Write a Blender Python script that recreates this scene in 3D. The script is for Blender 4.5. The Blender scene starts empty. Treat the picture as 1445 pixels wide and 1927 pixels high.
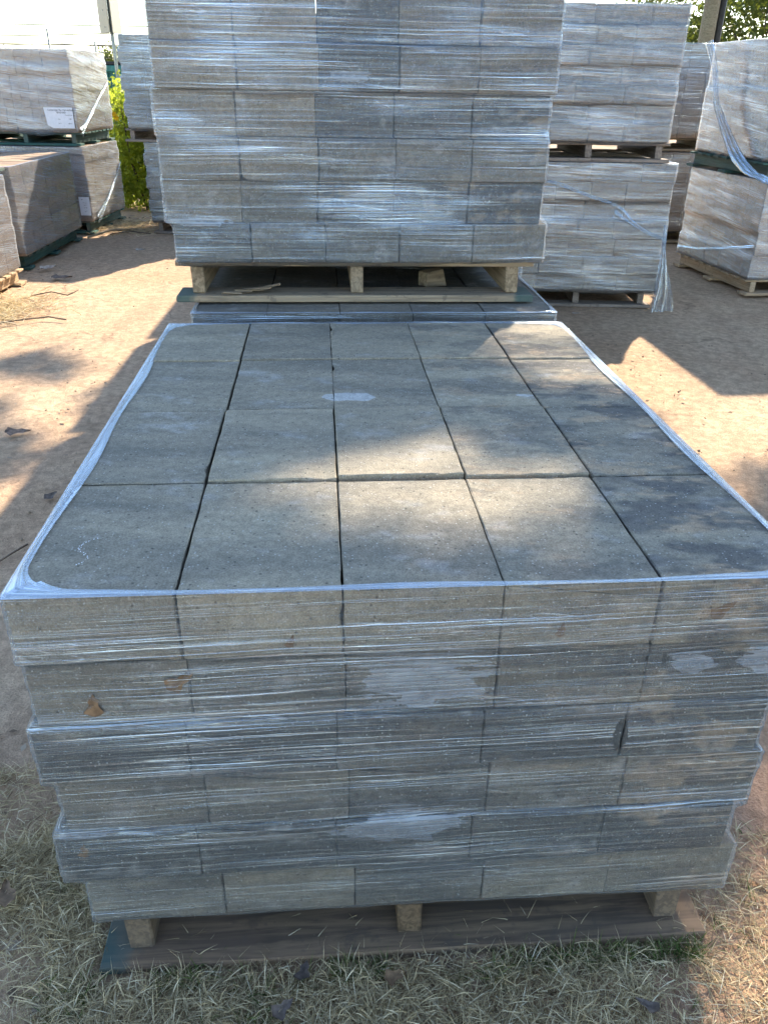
import bpy, bmesh, math, random
import numpy as np
from mathutils import Vector, Matrix, Euler

R = math.radians
SC = bpy.context.scene
COL = SC.collection
rng = random.Random(7)
NR = np.random.default_rng(11)

# ------------------------------------------------------------------ camera
CAM_H, PITCH, ROLL = 1.585, 0.491, 0.0172
cd = bpy.data.cameras.new('camera')
cam = bpy.data.objects.new('camera', cd); COL.objects.link(cam)
cam.matrix_world = (Matrix.Translation((0, 0, CAM_H)) @ Matrix.Rotation(math.pi/2 - PITCH, 4, 'X')
                    @ Matrix.Rotation(ROLL, 4, 'Z'))
cd.sensor_fit = 'VERTICAL'; cd.sensor_height = 24.0; cd.lens = 24.0*1500/1927
cd.clip_start = 0.02; cd.clip_end = 2000
SC.camera = cam

# ------------------------------------------------------------------ light
SUN_EL, SUN_AZ = R(35), R(23.5)          # azimuth from +Y towards +X
SUN = Vector((math.sin(SUN_AZ)*math.cos(SUN_EL), math.cos(SUN_AZ)*math.cos(SUN_EL), math.sin(SUN_EL)))
w = bpy.data.worlds.new('World'); SC.world = w; w.use_nodes = True
wn = w.node_tree
sky = wn.nodes.new('ShaderNodeTexSky'); sky.sky_type = 'NISHITA'; sky.sun_disc = False
sky.sun_elevation = SUN_EL; sky.sun_rotation = SUN_AZ
sky.air_density = 1.0; sky.dust_density = 0.15; sky.ozone_density = 1.5
bg = wn.nodes['Background']; bg.inputs['Strength'].default_value = 0.15
wn.links.new(sky.outputs[0], bg.inputs['Color'])
sl = bpy.data.lights.new('sun', 'SUN'); sl.energy = 4.2; sl.angle = R(0.8); sl.color = (1.0, 0.90, 0.76)
so = bpy.data.objects.new('sun', sl); COL.objects.link(so)
so.rotation_euler = (-SUN).to_track_quat('-Z', 'Y').to_euler(); so.location = (6, 14, 12)
SC.view_settings.view_transform = 'Standard'; SC.view_settings.look = 'None'
SC.view_settings.gamma = 1.0; SC.view_settings.use_curve_mapping = False
SC.view_settings.exposure = 1.75
SC.view_settings.use_white_balance = True
SC.view_settings.white_balance_temperature = 7100
cy_ = SC.cycles
cy_.transparent_max_bounces = 10; cy_.max_bounces = 3; cy_.diffuse_bounces = 2; cy_.glossy_bounces = 2
cy_.transmission_bounces = 2; cy_.caustics_reflective = False; cy_.caustics_refractive = False
cy_.use_adaptive_sampling = True; cy_.adaptive_threshold = 0.04; cy_.use_light_tree = False

# ------------------------------------------------------------------ node helpers
class NT:
    def __init__(s, name):
        s.m = bpy.data.materials.new(name); s.m.use_nodes = True
        s.t = s.m.node_tree; s.t.nodes.clear()
        s.out = s.t.nodes.new('ShaderNodeOutputMaterial')
    def n(s, typ, ins=None, **kw):
        x = s.t.nodes.new('ShaderNode'+typ)
        for k, v in kw.items(): setattr(x, k, v)
        for k, v in (ins or {}).items(): s.set(x.inputs[k], v)
        return x
    def set(s, sock, v):
        if isinstance(v, bpy.types.NodeSocket): s.t.links.new(v, sock)
        elif isinstance(v, bpy.types.Node): s.t.links.new(v.outputs[0], sock)
        else:
            if isinstance(v, (tuple, list)) and len(v) == 3 and sock.type == 'RGBA': v = (*v, 1)
            sock.default_value = v
    def math(s, op, a, b=None, c=None, clamp=False):
        x = s.t.nodes.new('ShaderNodeMath'); x.operation = op; x.use_clamp = clamp
        s.set(x.inputs[0], a)
        if b is not None: s.set(x.inputs[1], b)
        if c is not None: s.set(x.inputs[2], c)
        return x.outputs[0]
    def vmath(s, op, a, b=None):
        x = s.t.nodes.new('ShaderNodeVectorMath'); x.operation = op
        s.set(x.inputs[0], a)
        if b is not None: s.set(x.inputs[1], b)
        return x.outputs[0]
    def mix(s, f, a, b, blend='MIX'):
        x = s.t.nodes.new('ShaderNodeMix'); x.data_type = 'RGBA'; x.blend_type = blend
        s.set(x.inputs[0], f); s.set(x.inputs[6], a); s.set(x.inputs[7], b)
        return x.outputs[2]
    def noise(s, vec, scale, detail=3, rough=0.55, dist=0.0):
        return s.n('TexNoise', {'Vector': vec, 'Scale': scale, 'Detail': detail, 'Roughness': rough, 'Distortion': dist}).outputs[0]
    def ss(s, v, lo, hi, a=0.0, b=1.0):
        x = s.t.nodes.new('ShaderNodeMapRange'); x.interpolation_type = 'SMOOTHSTEP'
        for k, q in zip((0, 1, 2, 3, 4), (v, lo, hi, a, b)): s.set(x.inputs[k], q)
        return x.outputs[0]
    def comb(s, x, y, z=0.0):
        return s.n('CombineXYZ', {0: x, 1: y, 2: z}).outputs[0]
    def sep(s, v):
        return s.n('SeparateXYZ', {0: v}).outputs
    def scl(s, v, xyz):
        return s.vmath('MULTIPLY', v, xyz)
    def bump(s, h, strength, dist):
        return s.n('Bump', {'Height': h, 'Strength': strength, 'Distance': dist}).outputs[0]
    def end(s, sh):
        s.t.links.new(sh if isinstance(sh, bpy.types.NodeSocket) else sh.outputs[0], s.out.inputs[0]); return s.m

def principled(t, color, rough=0.8, normal=None, spec=0.3, metal=0.0):
    ins = {'Base Color': color, 'Roughness': rough, 'Metallic': metal, 'Specular IOR Level': spec}
    if normal is not None: ins['Normal'] = normal
    return t.n('BsdfPrincipled', ins)

def mat_plain(name, c, rough=0.6, spec=0.3, metal=0.0, var=0.25, scale=30, bump=0.15):
    t = NT(name); p = t.n('TexCoord').outputs['Object']
    nz = t.noise(p, scale, 4)
    col = t.mix(t.ss(nz, 0.35, 0.7), tuple(x*(1-var) for x in c), tuple(min(1, x*(1+var)) for x in c))
    return t.end(principled(t, col, rough, t.bump(nz, bump, 0.004), spec, metal))

def mat_concrete(name, ca, cb, streak=(1.3, 5, 5), mottle=True, stains=()):
    """ca: cool/dark mix, cb: warm/light mix; per-block attributes tone and mottle."""
    t = NT(name)
    pos = t.n('NewGeometry').outputs['Position']
    rnd = t.n('ObjectInfo').outputs['Random']
    tone = t.n('Attribute', attribute_type='OBJECT', attribute_name='tone').outputs['Fac']
    mot = t.n('Attribute', attribute_type='OBJECT', attribute_name='mottle').outputs['Fac']
    off = t.comb(t.math('MULTIPLY', rnd, 31.0), t.math('MULTIPLY', rnd, 17.0), t.math('MULTIPLY', rnd, 11.0))
    q = t.vmath('ADD', pos, off)
    big = t.noise(t.scl(pos, streak), 1.6, 3, 0.6)
    per = t.noise(t.scl(q, (2, 7, 7)), 1.7, 3, 0.62)
    f = t.math('ADD', tone, t.math('MULTIPLY', t.math('SUBTRACT', big, 0.5), 0.9))
    f = t.math('ADD', f, t.math('MULTIPLY', t.math('SUBTRACT', per, 0.5), 0.9), clamp=True)
    col = t.mix(f, ca, cb)
    # bleached, chalky areas
    bl = t.noise(t.scl(q, (3, 5, 5)), 2.4, 3, 0.7)
    col = t.mix(t.math('MULTIPLY', t.ss(bl, 0.54, 0.72), 0.45), col, (0.40, 0.40, 0.39))
    if mottle:
        m1 = t.noise(t.scl(pos, (2.2, 4.0, 4.0)), 2.2, 3, 0.72)
        col = t.mix(t.math('MULTIPLY', t.ss(m1, 0.46, 0.58), t.math('MULTIPLY', mot, 0.7)), col, (0.075, 0.078, 0.085))
        m2 = t.noise(t.scl(t.vmath('ADD', pos, (5.3, 2.1, 0.7)), (2.6, 5.0, 5.0)), 2.6, 3, 0.72)
        col = t.mix(t.math('MULTIPLY', t.ss(m2, 0.53, 0.66), t.math("MULTIPLY", mot, 0.9)), col, (0.38, 0.29, 0.20))
    for (sx_, sy_, sz_, ax, ay) in stains:                                    # dried pale splashes
        du = t.math('DIVIDE', t.math('SUBTRACT', t.sep(pos)[0], sx_), ax); dv = t.math('DIVIDE', t.math('SUBTRACT', t.sep(pos)[1], sy_), ay)
        d = t.math('ADD', t.math('SQRT', t.math('ADD', t.math('MULTIPLY', du, du), t.math('MULTIPLY', dv, dv))), t.math('MULTIPLY', t.math('SUBTRACT', t.noise(pos, 14, 2), 0.5), 1.6))
        col = t.mix(t.math('MULTIPLY', t.ss(d, 1.0, 0.85), t.math('MULTIPLY', t.ss(t.sep(pos)[2], sz_-0.01, sz_-0.005), 0.75)), col, (0.47, 0.48, 0.48))
    fine = t.noise(q, 330, 1, 0.7)
    col = t.mix(1.0, col, t.comb(*[t.ss(fine, 0.25, 0.78, 0.78, 1.20)]*3), 'MULTIPLY')
    mid = t.noise(q, 60, 2, 0.65)
    col = t.mix(1.0, col, t.comb(*[t.ss(mid, 0.25, 0.78, 0.84, 1.14)]*3), 'MULTIPLY')
    vo = t.n('TexVoronoi', {'Vector': q, 'Scale': 150.0, 'Randomness': 1.0})
    fl = t.math('MULTIPLY', t.ss(vo.outputs['Distance'], 0.30, 0.16), t.ss(t.sep(vo.outputs['Color'])[0], 0.80, 0.84))
    col = t.mix(t.math('MULTIPLY', fl, 0.6), col, (0.52, 0.52, 0.5))
    vp = t.n('TexVoronoi', {'Vector': t.vmath('ADD', q, (3.1, 0, 0)), 'Scale': 85.0})
    pit = t.math('MULTIPLY', t.ss(vp.outputs['Distance'], 0.30, 0.10), t.ss(t.sep(vp.outputs['Color'])[1], 0.78, 0.82))
    col = t.mix(t.math('MULTIPLY', pit, 0.7), col, (0.05, 0.05, 0.05))
    h = t.math('ADD', fine, t.math('MULTIPLY', mid, 1.2))
    return t.end(principled(t, col, 0.92, t.bump(h, 0.55, 0.0022), 0.2))

def mat_film(name, veil=0.07, streak=0.55, kv=1.0, patches=(), holes=(), drips=(), rough=0.16, slope=0.02, tint=(0.70, 0.85, 1.0), gloss=0.60, sheen=0.0, mmin=0.2):
    """stretch film: clear sheet with long stretch lines; UV in metres (u along the wrap, v height)."""
    t = NT(name)
    uv = t.n('UVMap', uv_map='UVMap').outputs[0]
    u, v, _ = t.sep(uv)
    warp = t.noise(t.comb(t.math('MULTIPLY', u, 1.6), t.math('MULTIPLY', v, 5.0)), 1.0, 2)
    vv = t.math('ADD', v, t.math('ADD', t.math('MULTIPLY', t.math('SUBTRACT', warp, 0.5), 0.018), t.math('MULTIPLY', u, -slope)))
    s1 = t.noise(t.comb(t.math('MULTIPLY', u, 1.15), t.math('MULTIPLY', vv, 300*kv)), 1.0, 2, 0.65)
    s2 = t.noise(t.comb(t.math('MULTIPLY', u, 2.2), t.math('MULTIPLY', vv, 75*kv), 3.0), 1.0, 1, 0.5)
    mk = t.noise(t.comb(t.math('MULTIPLY', u, 1.9), t.math('MULTIPLY', vv, 13*kv), 7.0), 1.0, 2, 0.6)
    mask = t.ss(mk, 0.34, 0.62, mmin, 1.0)
    mixs = t.math('ADD', t.math('MULTIPLY', s1, 0.80), t.math('MULTIPLY', s2, 0.20))
    st = t.math('MULTIPLY', t.ss(mixs, 0.47, 0.63), mask)
    br = t.ss(s1, 0.62, 0.69)                                                 # tight bright lines
    height = t.math('ADD', s1, t.math('ADD', t.math('MULTIPLY', s2, 1.2), t.math('MULTIPLY', mk, 3.0)))
    nb = t.bump(height, 0.55, 0.005)
    fac = t.math('ADD', veil, t.math('MULTIPLY', st, streak))
    fac = t.math('ADD', fac, t.math('MULTIPLY', br, t.math('ADD', 0.10, t.math('MULTIPLY', mask, streak*0.6))))
    cw = t.noise(t.comb(t.math('ADD', t.math('MULTIPLY', u, 3.2), t.math('MULTIPLY', v, 2.0)), t.math('ADD', t.math('MULTIPLY', v, 26.0), t.math('MULTIPLY', u, 2.6)), 5.0), 1.0, 2, 0.6)
    crease = t.math('MULTIPLY', t.ss(t.math('ABSOLUTE', t.math('SUBTRACT', cw, 0.5)), 0.010, 0.002), t.ss(mk, 0.45, 0.60))
    fac = t.math('ADD', fac, t.math('MULTIPLY', crease, 0.28))
    if sheen: fac = t.math('ADD', fac, t.math('MULTIPLY', t.ss(mk, 0.50, 0.66), sheen))  # broad bands of reflected sky painted in as denser film
    lw = t.n('LayerWeight', {'Blend': 0.30, 'Normal': nb}).outputs['Fresnel']
    fac = t.math('ADD', fac, t.math('MULTIPLY', lw, 0.5))
    white = None
    if patches:
        dn = t.noise(t.comb(t.math('MULTIPLY', u, 13.0), t.math('MULTIPLY', v, 24.0), 1.0), 1.0, 4, 0.6)
        ln = t.noise(t.comb(t.math('MULTIPLY', u, 9.0), t.math('MULTIPLY', v, 210.0), 2.0), 1.0, 2, 0.5)
        for (pu, pv, ru, rv) in patches:
            du = t.math('DIVIDE', t.math('SUBTRACT', u, pu), ru)
            dv = t.math('DIVIDE', t.math('SUBTRACT', v, pv), rv)
            d = t.math('SQRT', t.math('ADD', t.math('MULTIPLY', du, du), t.math('MULTIPLY', dv, dv)))
            up = t.ss(dv, -0.2, 0.9)                                          # broken into lines towards the top
            d = t.math('ADD', d, t.math('MULTIPLY', t.math('SUBTRACT', dn, 0.5), 2.4))
            d = t.math('ADD', d, t.math('MULTIPLY', t.math('MULTIPLY', t.math('SUBTRACT', ln, 0.46), 5.0), up))
            mkp = t.ss(d, 0.97, 0.93)
            white = mkp if white is None else t.math('MAXIMUM', white, mkp)
        fac = t.math('MAXIMUM', fac, t.math('MULTIPLY', white, t.ss(t.math('ADD', t.math('MULTIPLY', s1, 0.5), t.math('MULTIPLY', dn, 0.5)), 0.35, 0.65, 0.30, 0.58)))
    for (lu, sl_, v0, v1, wd) in drips:                                       # dried drip lines
        dl = t.math('ABSOLUTE', t.math('SUBTRACT', u, t.math('ADD', lu, t.math('MULTIPLY', v, sl_))))
        nz = t.noise(t.comb(t.math('MULTIPLY', v, 110.0), lu*9), 1.0, 3)
        k = t.math('MULTIPLY', t.ss(dl, wd, wd*0.5), t.math('MULTIPLY', t.ss(nz, 0.40, 0.52), t.math('MULTIPLY', t.ss(v, v0, v0+0.02), t.ss(v, v1, v1-0.05))))
        fac = t.math('MAXIMUM', fac, t.math('MULTIPLY', k, 0.35))
    fac = t.math('MINIMUM', fac, 0.92)
    for (pu, pv, ru, rv) in holes:
        du = t.math('DIVIDE', t.math('SUBTRACT', u, pu), ru)
        dv = t.math('DIVIDE', t.math('SUBTRACT', v, pv), rv)
        d = t.math('SQRT', t.math('ADD', t.math('MULTIPLY', du, du), t.math('MULTIPLY', dv, dv)))
        d = t.math('ADD', d, t.math('MULTIPLY', t.math('SUBTRACT', t.noise(t.scl(uv, (60, 60, 1)), 1.0), 0.5), 0.5))
        fac = t.math('MULTIPLY', fac, t.ss(d, 0.95, 1.02))
    gl = t.n('BsdfGlossy', {'Color': tint, 'Roughness': rough, 'Normal': nb})
    df = t.n('BsdfDiffuse', {'Color': (0.62, 0.72, 0.86), 'Normal': nb})
    tr = t.n('BsdfTranslucent', {'Color': (0.78, 0.81, 0.82), 'Normal': nb})
    dt = t.n('MixShader', {0: 0.45, 1: df.outputs[0], 2: tr.outputs[0]})
    gf = t.math('SUBTRACT', gloss, t.math('MULTIPLY', white, 0.35)) if white is not None else gloss
    film = t.n('MixShader', {0: gf, 1: dt.outputs[0], 2: gl.outputs[0]})
    tp = t.n('BsdfTransparent', {'Color': (0.97, 0.975, 0.98)})
    return t.end(t.n('MixShader', {0: fac, 1: tp.outputs[0], 2: film.outputs[0]}))

def mat_wood(name, c1, c2, teal=False, dusty=0.0, rows=70):
    t = NT(name)
    p = t.n('TexCoord').outputs['Object']
    rnd = t.n('ObjectInfo').outputs['Random']
    q = t.vmath('ADD', p, t.comb(t.math('MULTIPLY', rnd, 9.0), t.math('MULTIPLY', rnd, 5.0), t.math('MULTIPLY', rnd, 7.0)))
    g = t.noise(t.scl(q, (3, rows, rows)), 1.0, 4, 0.6, 0.6)
    g2 = t.noise(t.scl(q, (1.5, 9, 9)), 1.0, 3)
    col = t.mix(t.ss(g, 0.38, 0.62), c1, c2)
    sp = t.noise(q, 26, 3, 0.7)
    col = t.mix(t.math('MULTIPLY', t.ss(sp, 0.56, 0.66), 0.5), col, (0.07, 0.052, 0.038))
    col = t.mix(t.math('MULTIPLY', t.ss(g2, 0.45, 0.7), 0.45), col, (0.12, 0.09, 0.062))
    col = t.mix(t.math('MULTIPLY', t.math('GREATER_THAN', rnd, 0.5), 0.15), col, (0.30, 0.27, 0.24))
    if teal:
        x = t.sep(p)[0]
        e = t.math('ADD', t.math('ABSOLUTE', x) if teal == 2 else t.math('MULTIPLY', x, -1.0), t.math('MULTIPLY', t.noise(q, 14), 0.10))
        col = t.mix(t.math('MULTIPLY', t.ss(e, 0.595, 0.625), 0.8), col, (0.035, 0.09, 0.09))
    if dusty:
        dd = t.noise(q, 7, 4, 0.6)
        col = t.mix(t.math('MULTIPLY', t.ss(dd, 0.42, 0.62), dusty), col, (0.30, 0.19, 0.135))
    return t.end(principled(t, col, 0.85, t.bump(g, 0.5, 0.002), 0.2))

M = {}
M['block'] = mat_concrete('concrete_block', (0.098, 0.105, 0.108), (0.27, 0.235, 0.18))
M['block_front'] = mat_concrete('concrete_block_near', (0.098, 0.103, 0.102), (0.36, 0.315, 0.235), stains=[(-0.10, 1.895, 0.895, 0.075, 0.028), (0.35, 1.93, 0.895, 0.02, 0.008)])
M['stone'] = mat_concrete('tumbled_stone', (0.12, 0.12, 0.12), (0.27, 0.225, 0.18))
M['paver'] = mat_concrete('tan_paver', (0.22, 0.165, 0.13), (0.40, 0.285, 0.20), streak=(1.0, 1.0, 8.0), mottle=False)
M['paver_grey'] = mat_concrete('grey_paver', (0.17, 0.14, 0.125), (0.32, 0.265, 0.225), streak=(1.0, 1.0, 6.0), mottle=False)
M['film_front'] = mat_film('film_front', 0.065, 0.44, 1.0, mmin=0.40, gloss=0.66,
    sheen=0.10, patches=[(0.642, 0.585, 0.112, 0.058), (0.632, 0.245, 0.108, 0.042), (1.10, 0.603, 0.038, 0.03), (1.225, 0.61, 0.045, 0.045), (0.05, 0.256, 0.05, 0.010)],
    holes=[(1.01, 0.445, 0.013, 0.036), (1.045, 0.61, 0.004, 0.014)], slope=0.025,
    drips=[(0.689, 0.03, -0.02, 0.48, 0.0024), (0.715, 0.02, -0.02, 0.10, 0.0034)])
M['film_tall'] = mat_film('film_tall', 0.07, 0.34, 0.62, mmin=0.15, sheen=0.18, gloss=0.62, patches=[(0.61, 0.575, 0.06, 0.02), (0.12, 0.14, 0.12, 0.02)], slope=0.0)
M['film'] = mat_film('film', 0.14, 0.5, 0.5, slope=-0.02)
M['film_hazy'] = mat_film('film_hazy', 0.26, 0.42, 0.7, slope=-0.12, gloss=0.40, tint=(0.93, 0.95, 0.97), sheen=0.15)
M['film_pale'] = mat_film('film_pale', 0.30, 0.45, 0.6, slope=-0.16, gloss=0.55)
M['film_far'] = mat_film('film_far', 0.17, 0.30, 0.7, slope=-0.03, gloss=0.66, tint=(0.85, 0.92, 1.0), sheen=0.12)
M['film_loose'] = mat_film('film_loose', 0.30, 0.45, 0.9, slope=-0.08, gloss=0.5, sheen=0.15, tint=(0.92, 0.94, 0.96))
M['film_tail'] = mat_film('film_tail', 0.20, 0.50, 0.8, rough=0.14, slope=0.0, gloss=0.75)
M['film_gathered'] = mat_film('film_gathered', 0.45, 0.7, 1.0, rough=0.22, slope=0.0, gloss=0.6)
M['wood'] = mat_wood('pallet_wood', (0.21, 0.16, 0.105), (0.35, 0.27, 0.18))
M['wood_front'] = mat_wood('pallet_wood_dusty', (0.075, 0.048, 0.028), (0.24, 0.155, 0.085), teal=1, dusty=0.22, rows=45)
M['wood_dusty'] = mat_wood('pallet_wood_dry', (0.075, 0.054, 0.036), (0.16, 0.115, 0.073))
M['wood_teal'] = mat_wood('pallet_wood_painted_tips', (0.20, 0.155, 0.105), (0.35, 0.27, 0.18), teal=2)
M['wood_grey'] = mat_wood('weathered_pallet_wood', (0.20, 0.165, 0.14), (0.31, 0.26, 0.22))
M['wood_light'] = mat_wood('new_pallet_wood', (0.40, 0.28, 0.17), (0.55, 0.41, 0.27))
M['green'] = mat_wood('green_painted_pallet', (0.025, 0.075, 0.07), (0.05, 0.125, 0.11))
M['paper'] = mat_plain('label_paper', (0.74, 0.75, 0.80), 0.5, 0.3, var=0.04)
M['ink'] = mat_plain('label_ink', (0.03, 0.03, 0.04), 0.7)
M['metal'] = mat_plain('galvanised_post', (0.27, 0.30, 0.28), 0.45, 0.4, 0.4)
M['signback'] = mat_plain('sign_back', (0.26, 0.25, 0.20), 0.5, 0.4, 0.1, var=0.08)
M['teal_bin'] = mat_plain('teal_steel', (0.02, 0.16, 0.15), 0.5, 0.4)
M['dark'] = mat_plain('dark_plastic', (0.02, 0.022, 0.025), 0.5)
M['wire'] = mat_plain('wire', (0.06, 0.06, 0.065), 0.6)
M['bark'] = mat_plain('bark', (0.12, 0.095, 0.075), 0.9, 0.1, var=0.5, scale=25, bump=0.9)
M['post_wood'] = mat_wood('treated_post', (0.13, 0.135, 0.10), (0.22, 0.22, 0.165))

def mat_leaf(name, c1, c2, trans=0.5, tc=(0.25, 0.30, 0.03)):
    t = NT(name)
    a = t.n('Attribute', attribute_name='tint').outputs['Fac']
    col = t.mix(a, c1, c2)
    d = principled(t, col, 0.5, None, 0.35)
    tr = t.n('BsdfTranslucent', {'Color': t.mix(0.5, col, tc)})
    return t.end(t.n('MixShader', {0: trans, 1: d.outputs[0], 2: tr.outputs[0]}))
M['leaf_dark'] = mat_leaf('tree_leaves', (0.035, 0.06, 0.016), (0.10, 0.135, 0.035), 0.4)
M['leaf_bush'] = mat_leaf('bush_leaves', (0.10, 0.18, 0.02), (0.30, 0.36, 0.05), 0.65, (0.62, 0.70, 0.08))
M['flower'] = mat_plain('yellow_petals', (0.75, 0.50, 0.02), 0.6)
def mat_ramp(name, stops, rough=0.8, trans=0.25):
    t = NT(name)
    a = t.n('Attribute', attribute_name='tint').outputs['Fac']
    r = t.n('ValToRGB', {0: a}); e = r.color_ramp.elements
    e[0].position, e[0].color = stops[0][0], (*stops[0][1], 1)
    e[1].position, e[1].color = stops[-1][0], (*stops[-1][1], 1)
    for p, c in stops[1:-1]:
        x = e.new(p); x.color = (*c, 1)
    d = principled(t, r.outputs[0], rough, None, 0.25)
    tr = t.n('BsdfTranslucent', {'Color': r.outputs[0]})
    return t.end(t.n('MixShader', {0: trans, 1: d.outputs[0], 2: tr.outputs[0]}))
M['straw'] = mat_ramp('dry_grass', [(0, (0.15, 0.105, 0.06)), (0.35, (0.47, 0.375, 0.22)), (0.75, (0.73, 0.60, 0.38)), (1, (0.88, 0.79, 0.58))])
M['grass'] = mat_ramp('green_grass', [(0, (0.045, 0.075, 0.02)), (0.6, (0.10, 0.15, 0.04)), (1, (0.22, 0.24, 0.09))])
M['litter'] = mat_ramp('leaf_litter', [(0, (0.12, 0.085, 0.06)), (0.5, (0.28, 0.20, 0.14)), (1, (0.50, 0.43, 0.34))])
M['dry_leaf'] = mat_plain('dry_leaf', (0.19, 0.12, 0.07), 0.7, var=0.3, scale=60)
M['dry_leaf_grey'] = mat_plain('dry_leaf_grey', (0.17, 0.135, 0.115), 0.8, var=0.3, scale=60)
M['litter_pale'] = mat_plain('pale_scrap', (0.42, 0.36, 0.31), 0.8, var=0.3)
M['twig'] = mat_plain('twig', (0.16, 0.12, 0.09), 0.9)

def mat_ground():
    t = NT('packed_dirt')
    p = t.n('NewGeometry').outputs['Position']
    x, y, z = t.sep(p)
    b1 = t.noise(p, 0.55, 3, 0.6); b2 = t.noise(p, 3.2, 3, 0.65); b3 = t.noise(p, 22, 3, 0.7); b4 = t.noise(p, 160, 2, 0.7)
    col = t.mix(t.ss(b1, 0.35, 0.65), (0.45, 0.305, 0.20), (0.51, 0.37, 0.255))
    col = t.mix(t.math('MULTIPLY', t.ss(b2, 0.42, 0.68), 0.5), col, (0.47, 0.32, 0.22))
    col = t.mix(t.math('MULTIPLY', t.ss(t.noise(t.scl(p, (1.0, 1.6, 1)), 1.3, 4, 0.7), 0.55, 0.72), 0.30), col, (0.30, 0.235, 0.19))
    rut = t.noise(t.scl(p, (2.2, 0.35, 1)), 1.0, 4, 0.65)
    col = t.mix(t.math('MULTIPLY', t.ss(rut, 0.48, 0.68), 0.35), col, (0.31, 0.205, 0.14))
    # red soil towards the verge
    near = t.math('MULTIPLY', t.math('MULTIPLY', t.ss(y, 2.4, 1.5), t.ss(x, -0.6, 0.6)), t.ss(b2, 0.25, 0.6, 0.5, 1.0))
    col = t.mix(t.math('MULTIPLY', near, 0.8), col, (0.36, 0.22, 0.15))
    col = t.mix(1.0, col, t.comb(*[t.ss(b3, 0.25, 0.75, 0.72, 1.20)]*3), 'MULTIPLY')
    col = t.mix(1.0, col, t.comb(*[t.ss(b4, 0.25, 0.75, 0.78, 1.20)]*3), 'MULTIPLY')
    # fine cracks in the hard crust
    wv = t.vmath('ADD', p, t.scl(t.n('TexNoise', {'Vector': p, 'Scale': 1.7, 'Detail': 3.0}).outputs['Color'], (1.1, 1.1, 0)))
    ve = t.n('TexVoronoi', {'Vector': t.scl(wv, (0.42, 0.75, 0.5)), 'Scale': 1.0}, feature='DISTANCE_TO_EDGE').outputs['Distance']
    crk = t.math('MULTIPLY', t.ss(ve, 0.006, 0.001), t.math('MULTIPLY', t.ss(t.noise(p, 1.1, 2), 0.42, 0.55), t.ss(y, 2.8, 3.6)))
    col = t.mix(t.math('MULTIPLY', crk, 0.4), col, (0.12, 0.085, 0.06))
    h = t.math('ADD', t.math('MULTIPLY', b3, 1.5), b4)
    return t.end(principled(t, col, 0.95, t.bump(h, 0.8, 0.006), 0.1))
M['ground'] = mat_ground()

# ------------------------------------------------------------------ mesh helpers
def link(o, parent=None):
    COL.objects.link(o)
    if parent is not None: o.parent = parent
    return o
def tag(o, label=None, cat=None, group=None, kind=None):
    if label: o['label'] = label
    if cat: o['category'] = cat
    if group: o['group'] = group
    if kind: o['kind'] = kind
    return o
def empty(name, loc, rz=0, label=None, cat=None, group=None):
    o = bpy.data.objects.new(name, None); o.empty_display_size = 0.1
    o.location = loc; o.rotation_euler = (0, 0, rz); link(o)
    return tag(o, label, cat, group)
def mesh(name, V, F, mats=None, smooth=False, tint=None):
    me = bpy.data.meshes.new(name); me.from_pydata([tuple(v) for v in V], [], [tuple(f) for f in F]); me.update()
    for m in (mats if isinstance(mats, (list, tuple)) else [mats] if mats else []): me.materials.append(m)
    if smooth: me.polygons.foreach_set('use_smooth', [True]*len(me.polygons))
    if tint is not None:
        a = me.attributes.new('tint', 'FLOAT', 'POINT'); a.data.foreach_set('value', np.asarray(tint, dtype=np.float32))
    return me
def obj(name, me, parent=None, loc=(0, 0, 0), rot=(0, 0, 0)):
    o = bpy.data.objects.new(name, me); o.location = loc; o.rotation_euler = rot
    return link(o, parent)
def from_bm(name, bm, m, smooth=False):
    me = bpy.data.meshes.new(name); bm.to_mesh(me); bm.free()
    me.materials.append(m)
    if smooth: me.polygons.foreach_set('use_smooth', [True]*len(me.polygons))
    return me
def box_mesh(name, sx, sy, sz, m, bev=0.004, seg=1, jit=0.0, seed=0):
    bm = bmesh.new(); bmesh.ops.create_cube(bm, size=1.0)
    bmesh.ops.scale(bm, vec=(sx, sy, sz), verts=bm.verts)
    if bev: bmesh.ops.bevel(bm, geom=list(bm.edges), offset=bev, segments=seg, profile=0.6, affect='EDGES')
    r = random.Random(seed)
    if jit:
        for v in bm.verts: v.co += Vector((r.uniform(-jit, jit), r.uniform(-jit, jit), r.uniform(-jit, jit)))
    return from_bm(name, bm, m, smooth=seg > 1)
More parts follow.
